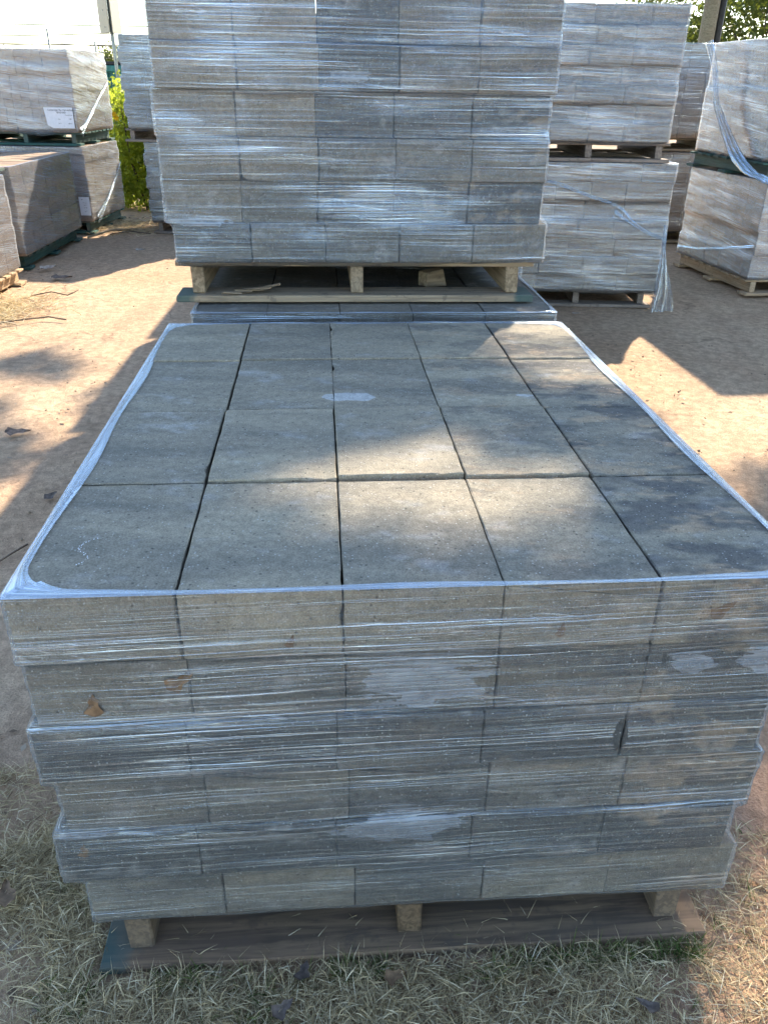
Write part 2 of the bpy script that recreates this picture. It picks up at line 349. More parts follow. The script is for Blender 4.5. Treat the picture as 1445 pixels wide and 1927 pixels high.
def chipped_block(name, sx, sy, sz, m, seed, cuts=11, chip=0.0010):
    """concrete block with slightly broken arrises."""
    r = random.Random(seed); bm = bmesh.new(); bmesh.ops.create_cube(bm, size=1.0)
    bmesh.ops.scale(bm, vec=(sx, sy, sz), verts=bm.verts)
    bmesh.ops.bevel(bm, geom=list(bm.edges), offset=0.0022, segments=1, profile=0.5, affect='EDGES')
    ed = [e for e in bm.edges if e.calc_length() > 0.05]
    bmesh.ops.subdivide_edges(bm, edges=ed, cuts=cuts)
    for v in bm.verts:
        near = sum(1 for a, s in zip(v.co, (sx, sy, sz)) if abs(abs(a) - s/2) < 0.003)
        if near >= 2:
            k = r.random()**3*chip + (r.random() < 0.03)*chip*1.6
            v.co -= Vector([math.copysign(k, a) if abs(abs(a)-s/2) < 0.003 else 0 for a, s in zip(v.co, (sx, sy, sz))])
    for _ in range(r.choice((0, 0, 1, 1, 2))):                                # a few knocked corners
        ev = [v for v in bm.verts if sum(1 for a, s in zip(v.co, (sx, sy, sz)) if abs(abs(a)-s/2) < 0.006) >= 2]
        c = r.choice(ev).co.copy(); big = r.uniform(0.003, 0.008)
        for v in ev:
            d = (v.co-c).length
            if d < 0.024: v.co -= Vector([math.copysign(big*(1-d/0.024)*r.uniform(.6, 1.2), a) if abs(abs(a)-s/2) < 0.006 else 0 for a, s in zip(v.co, (sx, sy, sz))])
    return from_bm(name, bm, m)
def tube(V, F, pts, rads, sides=6):
    b = len(V); n = len(pts)
    for i, p in enumerate(pts):
        p = Vector(p); d = (Vector(pts[min(i+1, n-1)]) - Vector(pts[max(i-1, 0)])).normalized()
        a = d.orthogonal().normalized() if i == 0 else (a - d*a.dot(d)).normalized()
        c = d.cross(a); r = rads[i] if isinstance(rads, (list, tuple)) else rads
        for k in range(sides):
            th = 2*math.pi*k/sides; V.append(p + a*(r*math.cos(th)) + c*(r*math.sin(th)))
    for i in range(n-1):
        for k in range(sides):
            F.append((b+i*sides+k, b+i*sides+(k+1) % sides, b+(i+1)*sides+(k+1) % sides, b+(i+1)*sides+k))
    F.append(tuple(b+k for k in reversed(range(sides)))); F.append(tuple(b+(n-1)*sides+k for k in range(sides)))

# ------------------------------------------------------------------ ground
def build_ground():
    def axis(lo, hi, step, far):
        a = list(np.arange(lo, hi+1e-6, step)); s = step
        L, H = [], []
        v = hi
        while v < far: s *= 1.5; v += s; H.append(v)
        v = lo; s = step
        while v > -far: s *= 1.5; v -= s; L.append(v)
        return np.array(L[::-1] + a + H)
    X, Y = axis(-5, 5, 0.06, 900), axis(-1, 13, 0.06, 900)
    gx, gy = np.meshgrid(X, Y)
    z = 0.010*np.sin(gx*1.9+gy*0.7)*np.sin(gy*1.3-gx*0.4) + 0.004*np.sin(gx*6.1+1)*np.sin(gy*5.3)
    fade = np.clip((gy-2.6)/1.5, 0.25, 1)*np.exp(-((gx/9)**4))*np.exp(-(((gy-6)/10)**4))
    z = (z - 0.012)*fade - 0.002 + NR.normal(0, 0.0012, gx.shape)*np.exp(-((gx/3)**4))*np.exp(-(((gy-2)/4)**4))
    nx, ny = len(X), len(Y)
    V = np.stack([gx.ravel(), gy.ravel(), z.ravel()], 1)
    idx = np.arange(nx*ny).reshape(ny, nx)
    F = np.stack([idx[:-1, :-1], idx[:-1, 1:], idx[1:, 1:], idx[1:, :-1]], -1).reshape(-1, 4)
    tag(obj('ground', mesh('ground', V.tolist(), F.tolist(), M['ground'], True)), 'packed tan and reddish dirt yard ground', None, None, 'structure')
build_ground()

# ------------------------------------------------------------------ pallets
def pallet(label, cx, cy, rz, z, W=1.24, D=1.22, mat='wood', tips=None, group='wooden pallets', stringer_w=0.052, sin=0.052, H=0.132, board_over=0.0):
    o = empty('wooden_pallet', (cx, cy, z), rz, label, 'pallet', group)
    tips = tips or mat
    bt, dt = 0.024, 0.018
    key = (round(W, 3), round(D, 3), mat, tips)
    sh = H-bt-dt
    sm = box_mesh('stringer', D-0.08, stringer_w, sh, M[mat], 0.004, 1, 0.0015, 3)
    for x in (-W/2+sin+stringer_w/2, 0.0, W/2-sin-stringer_w/2):
        obj('stringer', sm, o, (x, 0.0, bt+sh/2), (0, 0, math.pi/2))
    bm_ = box_mesh('bottom_board', W+board_over, 0.14, bt, M[tips], 0.003, 1, 0.0012, 5)
    for y in (-D/2+0.07, 0, D/2-0.07):
        obj('bottom_board', bm_, o, (0, y, bt/2), (0, 0, 0 if y < 0.1 else math.pi))
    dm = [box_mesh('deck_board', W, 0.098, dt, M[mat], 0.003, 1, 0.0012, 7+k) for k in range(2)]
    nd = 9
    for k in range(nd):
        y = -D/2+0.089+(D-0.178)*k/(nd-1)
        obj('deck_board', dm[k % 2], o, (rng.uniform(-0.004, 0.004), y, H-dt/2))
    return o

# ------------------------------------------------------------------ wrapped loads
def film_meshes(ext, zb, zt, T, matwall, hem=0.012, up=1.0, dn=3.0, off=0.003, dz=0.011, du=0.035, lip=True, lipw=0.018, lipr=0.10, seed=0, ztop_extra=0.0):
    """ext: list of (z0,z1,x0,x1,y0,y1). Returns wall mesh and lip mesh of the stretch film."""
    r = np.random.default_rng(seed)
    Z = np.linspace(zb, zt+ztop_extra, max(8, int((zt-zb)/dz)))
    def hull(z):
        e = [None]*4
        for z0, z1, x0, x1, y0, y1 in ext:
            d = (z-z1)*up if z > z1 else (z0-z)*dn if z < z0 else 0.0
            for k, v in enumerate((-x0-d, x1-d, -y0-d, y1-d)):
                if e[k] is None or v > e[k]: e[k] = v
        return -e[0]-off, e[1]+off, -e[2]-off, e[3]+off
    x0, x1, y0, y1 = hull((zb+zt)/2)
    nx, ny = max(6, int((x1-x0)/du)), max(6, int((y1-y0)/du))
    ux = np.concatenate([[0, 0.004, 0.010], np.linspace(0.02, 0.98, nx), [0.990, 0.996]])
    uy = np.concatenate([[0, 0.004, 0.010], np.linspace(0.02, 0.98, ny), [0.990, 0.996]])
    def outline(e, rr=0.007):
        x0, x1, y0, y1 = e; P = []
        for s in ux: P.append((x0+(x1-x0)*s, y0))
        for s in uy: P.append((x1, y0+(y1-y0)*s))
        for s in ux: P.append((x1-(x1-x0)*s, y1))
        for s in uy: P.append((x0, y1-(y1-y0)*s))
        Q = []
        cx, cy, hx, hy = (x0+x1)/2, (y0+y1)/2, (x1-x0)/2-rr, (y1-y0)/2-rr
        for px, py in P:
            qx, qy = min(max(px-cx, -hx), hx), min(max(py-cy, -hy), hy)
            dx, dy = px-cx-qx, py-cy-qy; l = math.hypot(dx, dy) or 1
            Q.append((cx+qx+dx/l*rr, cy+qy+dy/l*rr))
        return Q
    W_, D_ = x1-x0, y1-y0
    U = np.concatenate([ux*W_, W_+uy*D_, W_+D_+ux*W_, 2*W_+D_+uy*D_])
    n = len(U); per = 2*(W_+D_)
    ph = r.uniform(0, 6, 8)
    hemf = hem*(0.6*np.sin(U*3.1+ph[0])+0.5*np.sin(U*7.7+ph[1])+0.35*np.sin(U*23+ph[2])+0.25*np.sin(U*51+ph[3]))
    V, uv = [], []
    for j, z in enumerate(Z):
        o = outline(hull(z))
        t = max(0.0, 1-(z-zb)/0.05)
        wob = r.normal(0, 0.0005, n) + 0.0008*np.sin(U*9+z*40+ph[4]) + 0.0007*np.sin(U*4-z*70+ph[5])
        for i, (px, py) in enumerate(o):
            s = 1 + wob[i]*1.2
            V.append((px*s, py*s, z + hemf[i]*t)); uv.append((U[i], z))
    F = []
    for j in range(len(Z)-1):
        for i in range(n):
            F.append((j*n+i, j*n+(i+1) % n, (j+1)*n+(i+1) % n, (j+1)*n+i))
    def mk(name, V, F, uv, m):
        me = mesh(name, V, F, m, True)
        l = me.uv_layers.new(name='UVMap'); vi = np.empty(len(me.loops), dtype=np.int32); me.loops.foreach_get('vertex_index', vi)
        A = np.array(uv, dtype=np.float32)[vi]
        # seam: last column quads run on to u = per
        vi4 = vi.reshape(-1, 4); c = vi4 % n; wrapm = (c.max(1) == n-1) & (c.min(1) == 0)
        A4 = A.reshape(-1, 4, 2)
        A4[wrapm, :, 0] = np.where(c[wrapm] == 0, per, A4[wrapm, :, 0])
        l.data.foreach_set('uv', A4.ravel()); return me
    wall = mk('stretch_wrap', V, F, uv, matwall)
    if not lip: return wall, None
    # lip folded over the top: rounded inner edge
    e = hull(zt); outer = outline(e)
    cx, cy = (e[0]+e[1])/2, (e[2]+e[3])/2
    rad = lipr
    V, F, uv = [], [], []
    rings = 5
    for j in range(rings):
        s = j/(rings-1)
        for i, (px, py) in enumerate(outer):
            k = lipw*(1+0.35*math.sin(U[i]*2.3+ph[6])+0.25*math.sin(U[i]*11+ph[7]))
            hx, hy = (e[1]-e[0])/2-k-rad, (e[3]-e[2])/2-k-rad
            qx, qy = min(max(px-cx, -hx), hx), min(max(py-cy, -hy), hy)
            dx, dy = px-cx-qx, py-cy-qy; l = math.hypot(dx, dy) or 1
            ix, iy = cx+qx+dx/l*rad, cy+qy+dy/l*rad
            lift = ztop_extra*(1-s)+0.0035*(1-s)*s*4*(0.4+0.6*abs(math.sin(U[i]*13)))+0.0022
            V.append((px+(ix-px)*s, py+(iy-py)*s, zt+lift)); uv.append((U[i], zt+s*0.05))
    for j in range(rings-1):
        for i in range(n): F.append((j*n+i, j*n+(i+1) % n, (j+1)*n+(i+1) % n, (j+1)*n+i))
    return wall, mk('wrap_lip', V, F, uv, M['film_gathered'])

def load(name, label, cat, group, cx, cy, rz, z, nx, ny, nz, bx, by, bz, part='block', mat='block', film='film',
         shifts=None, style='chip', gap=0.0012, jit=0.003, full=False, tones=None, mottle=0.25, xs=None, lip=True,
         seed=1, dz=0.02, du=0.06, top_over=None, hem=0.012, variants=6, zdrop=0.02, lipw=0.018, lipr=0.10, ztop_extra=0.0, wrap=True, tvar=0.16, tone_map=None, top_tone=None, bev=0.020):
    o = empty(name, (cx, cy, z), rz, label, cat, group)
    r = random.Random(seed)
    wx0 = [bx]*nx if (xs is None or callable(xs)) else xs
    W, D = sum(wx0), ny*by
    meshes = {}
    def bmsh(wd):
        k = round(wd, 3)
        if k not in meshes:
            L = []
            for q in range(variants):
                g = gap
                if style == 'chip': L.append(chipped_block(part, wd-g, by-g, bz-0.0015, M[mat], seed*31+q))
                elif style == 'tumbled': L.append(box_mesh(part, wd-g, by-g, bz-0.003, M[mat], bev, 3, 0.003, seed*17+q))
                else: L.append(box_mesh(part, wd-g, by-g, bz-0.002, M[mat], 0.004, 1, 0.0018, seed*13+q))
            meshes[k] = L
        return meshes[k]
    ext = []
    for k in range(nz):
        sx, sy = (shifts[k] if shifts else (r.uniform(-0.008, 0.008), r.uniform(-0.006, 0.006)))
        e = [9, -9, 9, -9]
        wx = xs(k) if callable(xs) else wx0
        for j in range(ny):
            x = -W/2
            for i in range(nx):
                wd = wx[i]; xc = x+wd/2; x += wd
                edge = i in (0, nx-1) or j in (0, ny-1) or k == nz-1
                if not (edge or full): continue
                px, py, pz, ra = xc+sx+r.uniform(-jit, jit)*0.6, -D/2+by*(j+0.5)+sy+r.uniform(-jit, jit), bz*(k+0.5), r.uniform(-jit, jit)*0.8
                if top_over and k == nz-1:
                    a = top_over.get((i, j), (0, 0, 0)); px += a[0]; py += a[1]; pz += a[2]
                b = obj(part, r.choice(bmsh(wd)), o, (px, py, pz), (0, 0, ra + (math.pi if r.random() < 0.5 else 0)))
                tn = tone_map[k][i] if tone_map else tones[k] if tones else 0.5
                if top_tone is not None and k == nz-1: tn = top_tone
                b['tone'] = tn + r.uniform(-tvar, tvar)
                b['mottle'] = mottle(i, j, k) if callable(mottle) else mottle
                e = [min(e[0], px-wd/2), max(e[1], px+wd/2), min(e[2], py-by/2), max(e[3], py+by/2)]
        ext.append((k*bz, (k+1)*bz, *e))
    if wrap:
        wall, lipm = film_meshes(ext, -zdrop, nz*bz, None, M[film], hem=hem, dz=dz, du=du, lip=lip, lipw=lipw, lipr=lipr, seed=seed, ztop_extra=ztop_extra)
        wo = obj('stretch_wrap', wall, o)
        if lipm: obj('wrap_lip', lipm, wo)
    return o

BZ = 0.1276
YAW = 0.0821
# ---- A : the near load
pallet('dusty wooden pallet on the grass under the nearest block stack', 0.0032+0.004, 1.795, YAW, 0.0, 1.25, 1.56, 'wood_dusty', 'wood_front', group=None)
sA = [(0.016, 0.004), (-0.018, -0.004), (0.006, 0.003), (-0.014, -0.003), (0.002, 0.002), (-0.002, 0.0)]
topA = {}
for i in range(5):
    for j in range(4):
        dx = ((-.003, .002, .003, .004, .0075), (-.004, .001, .004, .0075, .011), (-.002, .003, .004, .005, .010), (-.003, .004, .005, .005, .009))[j][i]*0.62
        dzz = {(1, 1): 0.003, (2, 1): 0.005, (3, 1): 0.003, (0, 1): 0.001, (4, 1): 0.0}.get((i, j), 0.0) + (0.004 if j == 3 else 0.0)
        mid = i in (1, 2, 3)
        topA[(i, j)] = (dx, ((0.0, (0, 0.0085, 0.013, 0.009, 0)[i], 0.0145, 0.015)[j] if mid else (-0.001, 0.002, 0.0065, 0.007)[j] if i == 0 else (-0.001, 0.002, 0.003, 0.004)[j]), dzz)
loadA = load('wrapped_block_stack', 'nearest wrapped stack of large grey concrete blocks on the grass, bare top', 'block stack', 'wrapped loads of large grey blocks',
     0.0032, 1.810, YAW, 0.132, 5, 4, 6, 0.254, 0.386, BZ, 'concrete_block', 'block_front', 'film_front', sA, full=True,
     tones=[0.28, -0.18, 0.22, -0.15, 0.20, 0.20], mottle=lambda i, j, k: {0: 0.05, 1: 0.06, 2: 0.16, 3: 0.55, 4: 0.95}[i] if k == 5 else (0.6 if i == 4 else 0.3 if i == 3 else 0.12),  # course alternation is block colour; overall darkening paints in shade on the front
     seed=3, dz=0.008, du=0.03, top_tone=0.70, tvar=0.15, top_over=topA, hem=0.010, variants=10, zdrop=0.030, lipw=0.019, lipr=0.085, jit=0.002)

# ---- B : two-high stack straight behind
pallet('wooden pallet under the lower stack directly behind the front blocks', -0.10, 3.49, 0.08, 0.0, 1.24, 1.5, 'wood', group=None)
load('wrapped_block_stack', 'low block stack squeezed under the tall stack behind the front one', 'block stack', 'wrapped loads of large grey blocks',
     -0.103, 3.502, 0.08, 0.132, 5, 4, 6, 0.25, 0.386, BZ, 'concrete_block', 'block', 'film_tall', None, tones=[0.5]*6, mottle=0.1, seed=5, dz=0.02, du=0.05, lipw=0.012, lipr=0.06)
zB = 0.132+6*BZ+0.006
pB = pallet('pale wooden pallet with teal painted tips carrying the tall middle stack', -0.165, 3.60, 0.078, zB, 1.265, 1.5, 'wood', 'wood_teal', group=None, stringer_w=0.046, H=0.135)
TB = [(.25, .35, .3, .4, .5), (.55, .35, -.25, .05, -.1), (.65, .7, .4, .5, .45), (.85, .75, .15, .1, -.05), (1.0, .75, -.05, .4, .6), (.85, .8, -.15, .55, .65)]
sB = [(0.020, 0.0), (-0.004, 0.004), (0.0, -0.002), (-0.006, 0.003), (0.006, -0.003), (0.004, 0.002)]
load('wrapped_block_stack', 'tall wrapped block stack in the middle, on a pallet atop another stack', 'block stack', 'wrapped loads of large grey blocks',
     -0.174, 3.625, 0.085, zB+0.135, 5, 4, 6, 0.254, 0.386, 0.1318, 'concrete_block', 'block', 'film_tall', sB, tones=[0.45, 0.25, 0.5, 0.35, 0.75, 0.85],
     mottle=lambda i, j, k: 0.45 if (k == 1 and i > 1) or i == 4 else 0.1, seed=7, dz=0.009, du=0.035, hem=0.008, jit=0.004, tvar=0.08, gap=0.003, tone_map=TB)

# ---- row going on behind the tall stack (its shadow falls across the left ground)
for n, (cx, cy) in enumerate(((0.07, 5.25), (0.0, 6.95), (-0.06, 8.65))):
    wh = ('first', 'second', 'third')[n]
    pallet('wooden pallet on the ground, %s hidden stack behind the tall middle stack' % wh, cx, cy, 0.04, 0.0, 1.24, 1.22, 'wood', group=None)
    load('wrapped_block_stack', 'lower load of the %s stack hidden behind the tall middle stack' % wh, 'block stack', 'wrapped loads of large grey blocks',
         cx, cy, 0.04, 0.132, 5, 3, 6, 0.254, 0.5, BZ, 'concrete_block', 'block', 'film', None, 'box', seed=40+n, dz=0.08, du=0.2, variants=2)
    pallet('raised wooden pallet, %s hidden stack behind the tall middle stack' % wh, cx, cy, 0.04, zB, 1.24, 1.22, 'wood', group=None)
    load('wrapped_block_stack', 'upper load of the %s stack hidden behind the tall middle stack' % wh, 'block stack', 'wrapped loads of large grey blocks',
         cx, cy, 0.05, zB+0.132, 5, 3, 6, 0.254, 0.5, BZ, 'concrete_block', 'block', 'film', None, 'box', seed=50+n, dz=0.08, du=0.2, variants=2)

# ---- left side -------------------------------------------------------------
xsL3 = [0.0955]*10 + [0.29]
pallet('green pallet on the ground under the rear left paver stack', -4.065, 10.40, 0.0, 0.0, 1.24, 1.26, 'green', group=None)
L3lo = load('wrapped_paver_stack', 'lower tan paver stack beside the hedge, lit film on its right side', 'paver stack', 'wrapped loads of tan pavers',
     -4.065, 10.40, 0.0, 0.135, 11, 5, 10, 0.1, 0.25, 0.079, 'paver', 'paver', 'film_hazy', None, 'box', xs=xsL3, jit=0.006, seed=60, dz=0.03, du=0.09, variants=3, hem=0.02, gap=0.005)
pallet('dark pallet with green ends between the two rear left paver stacks', -4.09, 10.43, 0.0, 0.935, 1.24, 1.26, 'green', group=None)
L3up = load('wrapped_paver_stack', 'upper tan paver stack at rear left with a white label', 'paver stack', 'wrapped loads of tan pavers',
     -4.095, 10.43, 0.0, 1.07, 11, 5, 10, 0.1, 0.25, 0.081, 'paver', 'paver', 'film_hazy', None, 'box', xs=xsL3, jit=0.006, seed=61, dz=0.03, du=0.09, variants=3, hem=0.02, gap=0.005)
pallet('green pallet on the ground under the left paver stack with a slanting shadow', -4.03, 8.50, 0.05, 0.0, 1.24, 1.70, 'green', group=None)
L2 = load('wrapped_paver_stack', 'single left paver stack, its film crossed by a slanting shadow', 'paver stack', 'wrapped loads of tan pavers',
     -4.03, 8.47, 0.05, 0.135, 4, 6, 9, 0.312, 0.29, 0.085, 'paver', 'paver', 'film_pale', None, 'box', jit=0.006, seed=62, dz=0.03, du=0.09, variants=3, hem=0.02, gap=0.010, tones=[0.5]*9, tvar=0.4)
pallet('new wooden pallet cut by the left edge of the picture', -3.80, 6.52, 0.03, 0.0, 1.26, 1.24, 'wood_light', group=None)
load('wrapped_paver_stack', 'white filmed paver stack cut by the left edge of the picture', 'paver stack', 'wrapped loads of tan pavers',
     -3.83, 6.52, 0.03, 0.132, 5, 5, 9, 0.25, 0.25, 0.083, 'paver', 'paver', 'film_hazy', None, 'box', seed=63, dz=0.03, du=0.09, variants=3, hem=0.03, gap=0.005)
pallet('green pallet corner resting on the stack at the left edge', -3.88, 6.70, 0.02, 0.90, 1.24, 1.24, 'green', group=None)
load('wrapped_paver_stack', 'paver stack almost outside the left edge, above a green pallet', 'paver stack', 'wrapped loads of tan pavers',
     -3.96, 6.66, 0.02, 1.035, 5, 5, 8, 0.21, 0.23, 0.09, 'paver', 'paver', 'film_hazy', None, 'box', seed=64, dz=0.04, du=0.12, variants=2, gap=0.005)

# far stack seen left of the tall stack
pallet('wooden pallet on the ground under the far stack beside the hedge', -2.15, 10.36, 0.0, 0.0, 1.25, 1.0, 'wood_grey', group=None)
load('wrapped_block_stack', 'lower far block stack between the hedge and the tall stack', 'block stack', 'wrapped loads of large grey blocks',
     -2.15, 10.36, 0.0, 0.132, 5, 3, 7, 0.254, 0.333, 0.121, 'concrete_block', 'block', 'film', [(0.01*(-1)**k, 0) for k in range(7)], 'box', seed=65, dz=0.02, du=0.1, variants=3)
pallet('raised wooden pallet between the two far stacks beside the hedge', -2.27, 10.36, 0.0, 0.985, 1.42, 1.0, 'wood_grey', group=None)
load('wrapped_block_stack', 'upper far block stack left of the tall stack, blue sky reflections', 'block stack', 'wrapped loads of large grey blocks',
     -2.30, 10.36, 0.0, 1.117, 5, 3, 7, 0.254, 0.333, 0.130, 'concrete_block', 'block', 'film', [(0.012*(-1)**k, 0) for k in range(7)], 'box', seed=66, dz=0.02, du=0.1, variants=3)

def bond(k):
    r = random.Random(k*7+1); a = [r.choice((0.24, 0.31, 0.36)) for _ in range(4)]
    f = 1.248/sum(a); return [round(x*f, 3) for x in a]
# ---- right side ------------------------------------------------------------
pallet('grey wooden pallet on the ground under the right rounded stone stack', 1.55, 7.22, 0.0, 0.0, 1.22, 1.22, 'wood_grey', group=None)
Dlo = load('wrapped_stone_stack', 'lower filmed stone stack right of the tall stack with a loose film tail', 'stone stack', 'wrapped loads of rounded stones',
     1.55, 7.22, 0.0, 0.132, 4, 4, 7, 0.312, 0.31, 0.1375, 'tumbled_stone', 'stone', 'film_far', None, 'tumbled', xs=bond, jit=0.012, seed=70, dz=0.02, du=0.06, variants=4, tones=[0.55, 0.75, 0.8, 0.6, 0.45, 0.4, 0.35], tvar=0.25, mottle=0.15, gap=0.001, bev=0.012)
pallet('raised grey pallet between the two rounded stone stacks', 1.50, 7.20, 0.0, 1.10, 1.22, 1.22, 'wood_grey', group=None)
Dup = load('wrapped_stone_stack', 'upper filmed stack of rounded grey stones right of the tall stack', 'stone stack', 'wrapped loads of rounded stones',
     1.46, 7.22, 0.0, 1.232, 4, 4, 7, 0.312, 0.31, 0.127, 'tumbled_stone', 'stone', 'film_far', None, 'tumbled', xs=bond, jit=0.012, seed=71, dz=0.02, du=0.06, variants=4, tones=[0.5, 0.3, 0.4, 0.15, 0.45, 0.25, 0.3], tvar=0.3, mottle=0.35, gap=0.004)
pallet('new wooden pallet on the ground at the right edge', 3.66, 7.89, 0.14, 0.0, 1.26, 1.42, 'wood_light', group=None)
Elo = load('wrapped_paver_stack', 'lower hazy filmed paver stack at the right edge on new wood', 'paver stack', 'wrapped loads of grey pavers',
     3.67, 7.90, 0.14, 0.132, 5, 10, 4, 0.25, 0.135, 0.200, 'paver', 'paver_grey', 'film_loose', None, 'box', jit=0.006, seed=72, dz=0.025, du=0.07, variants=3, hem=0.02, gap=0.005)
pallet('raised green pallet between the two stacks at the right edge', 3.62, 7.92, 0.12, 0.94, 1.26, 1.42, 'green', group=None)
Eup = load('wrapped_paver_stack', 'upper filmed paver stack at the right edge with a long film tail', 'paver stack', 'wrapped loads of grey pavers',
     3.67, 7.92, 0.12, 1.075, 5, 10, 5, 0.25, 0.135, 0.180, 'paver', 'paver_grey', 'film_loose', None, 'box', jit=0.006, seed=73, dz=0.025, du=0.07, variants=3, hem=0.02, gap=0.005)
pallet('wooden pallet on the ground under the stack glimpsed between the right stacks', 3.60, 10.45, 0.0, 0.0, 1.24, 1.22, 'wood', group=None)
load('wrapped_paver_stack', 'lower pinkish stack glimpsed in the gap between the right stacks', 'paver stack', 'wrapped loads of tan pavers',
     3.60, 10.45, 0.0, 0.132, 6, 4, 8, 0.208, 0.31, 0.105, 'paver', 'paver', 'film', None, 'box', seed=74, dz=0.04, du=0.12, variants=3, gap=0.005)
pallet('raised wooden pallet glimpsed in the gap between the right stacks', 3.60, 10.45, 0.0, 0.985, 1.24, 1.22, 'wood', group=None)
load('wrapped_paver_stack', 'upper pinkish stack glimpsed in the gap between the right stacks', 'paver stack', 'wrapped loads of tan pavers',
     3.60, 10.45, 0.0, 1.12, 6, 4, 8, 0.208, 0.31, 0.114, 'paver', 'paver', 'film', None, 'box', seed=75, dz=0.04, du=0.12, variants=3, gap=0.005)

# ---- loose film tails and ropes (parts of their loads) -----------------------
def to_local(o, p):
    c, s = math.cos(o.rotation_euler.z), math.sin(o.rotation_euler.z)
    x, y, z = p[0]-o.location.x, p[1]-o.location.y, p[2]-o.location.z
    return (c*x+s*y, -s*x+c*y, z)
def ribbon(o, name, pts, widths, wdir, folds=5, amp=0.012, m='film_tail', seed=0, across=10, fine=6):
    r = random.Random(seed)
    P = []
    n = len(pts)
    for i in range(n-1):
        for k in range(fine):
            s = k/fine
            p0, p1, p2, p3 = (Vector(pts[max(i-1, 0)]), Vector(pts[i]), Vector(pts[i+1]), Vector(pts[min(i+2, n-1)]))
            q = 0.5*((2*p1)+(-p0+p2)*s+(2*p0-5*p1+4*p2-p3)*s*s+(-p0+3*p1-3*p2+p3)*s**3)
            P.append((q, widths[i]+(widths[i+1]-widths[i])*s))
    P.append((Vector(pts[-1]), widths[-1]))
    V, F, uv = [], [], []
    wd = Vector(wdir).normalized(); tot = 0
    for j, (q, wdt) in enumerate(P):
        if j: tot += (q-P[j-1][0]).length
        d = (P[min(j+1, len(P)-1)][0]-P[max(j-1, 0)][0]).normalized()
        a = (wd-d*wd.dot(d)).normalized(); b = d.cross(a)
        for i in range(across+1):
            s = i/across-0.5
            off = amp*math.sin(s*folds*2*math.pi+j*0.25+seed)*(0.4+wdt*6)
            V.append(to_local(o, q+a*(s*wdt)+b*off+a*r.uniform(-.002, .002))); uv.append((tot, s*wdt*2.0))
    k = across+1
    for j in range(len(P)-1):
        for i in range(across): F.append((j*k+i, j*k+i+1, (j+1)*k+i+1, (j+1)*k+i))
    me = mesh(name, V, F, M[m], True)
    l = me.uv_layers.new(name='UVMap')
    for lp in me.loops: l.data[lp.index].uv = uv[lp.vertex_index]
    return obj(name, me, o)
ribbon(Eup, 'film_tail', [(2.814, 8.25, 1.976), (2.865, 8.12, 1.761), (2.889, 8.0, 1.51), (2.925, 7.82, 1.325), (2.978, 7.58, 1.128), (3.022, 7.33, 1.01), (3.065, 7.13, 0.959), (3.088, 6.98, 0.933)],
       [0.07, 0.05, 0.05, 0.07, 0.10, 0.09, 0.07, 0.05], (1, -0.5, 0.2), 3, 0.02, seed=1)
ribbon(Dlo, 'film_tail', [(2.15, 6.54, 0.66), (2.155, 6.50, 0.48), (2.17, 6.47, 0.32), (2.19, 6.45, 0.16), (2.20, 6.44, 0.015)], [0.03, 0.035, 0.08, 0.14, 0.19], (1, 0.1, 0), 2.3, 0.016, seed=2, across=20)
ribbon(Dlo, 'film_rope', [(1.75, 6.57, 0.75), (1.80, 6.565, 0.73), (1.90, 6.565, 0.671), (2.03, 6.56, 0.60), (2.17, 6.56, 0.555)], [0.10, 0.09, 0.04, 0.025, 0.03], (0.4, 0, 1), 2, 0.008, seed=3)
ribbon(Dlo, 'film_rope', [(1.20, 6.575, 0.96), (1.33, 6.57, 0.93), (1.58, 6.57, 0.85), (1.76, 6.57, 0.80)], [0.02, 0.03, 0.025, 0.02], (0, 0, 1), 2, 0.006, seed=4)
ribbon(L3up, 'film_rope', [(-3.455, 10.98, 1.56), (-3.452, 10.6, 1.40), (-3.452, 10.25, 1.24), (-3.452, 9.95, 1.12), (-3.455, 9.85, 1.09)], [0.02, 0.03, 0.04, 0.07, 0.14], (0, 0.3, 1), 2, 0.006, seed=5)
ribbon(L3lo, 'film_rope', [(-3.425, 11.02, 0.68), (-3.42, 10.75, 0.52), (-3.42, 10.4, 0.36), (-3.42, 10.1, 0.24), (-3.425, 9.9, 0.17)], [0.02, 0.03, 0.05, 0.09, 0.16], (0, 0.3, 1), 2, 0.006, seed=6)
ribbon(Elo, 'film_rope', [(2.935, 8.45, 0.20), (2.985, 8.0, 0.25), (3.05, 7.55, 0.33), (3.12, 7.12, 0.42)], [0.02, 0.02, 0.02, 0.03], (0, 0, 1), 2, 0.006, seed=8)

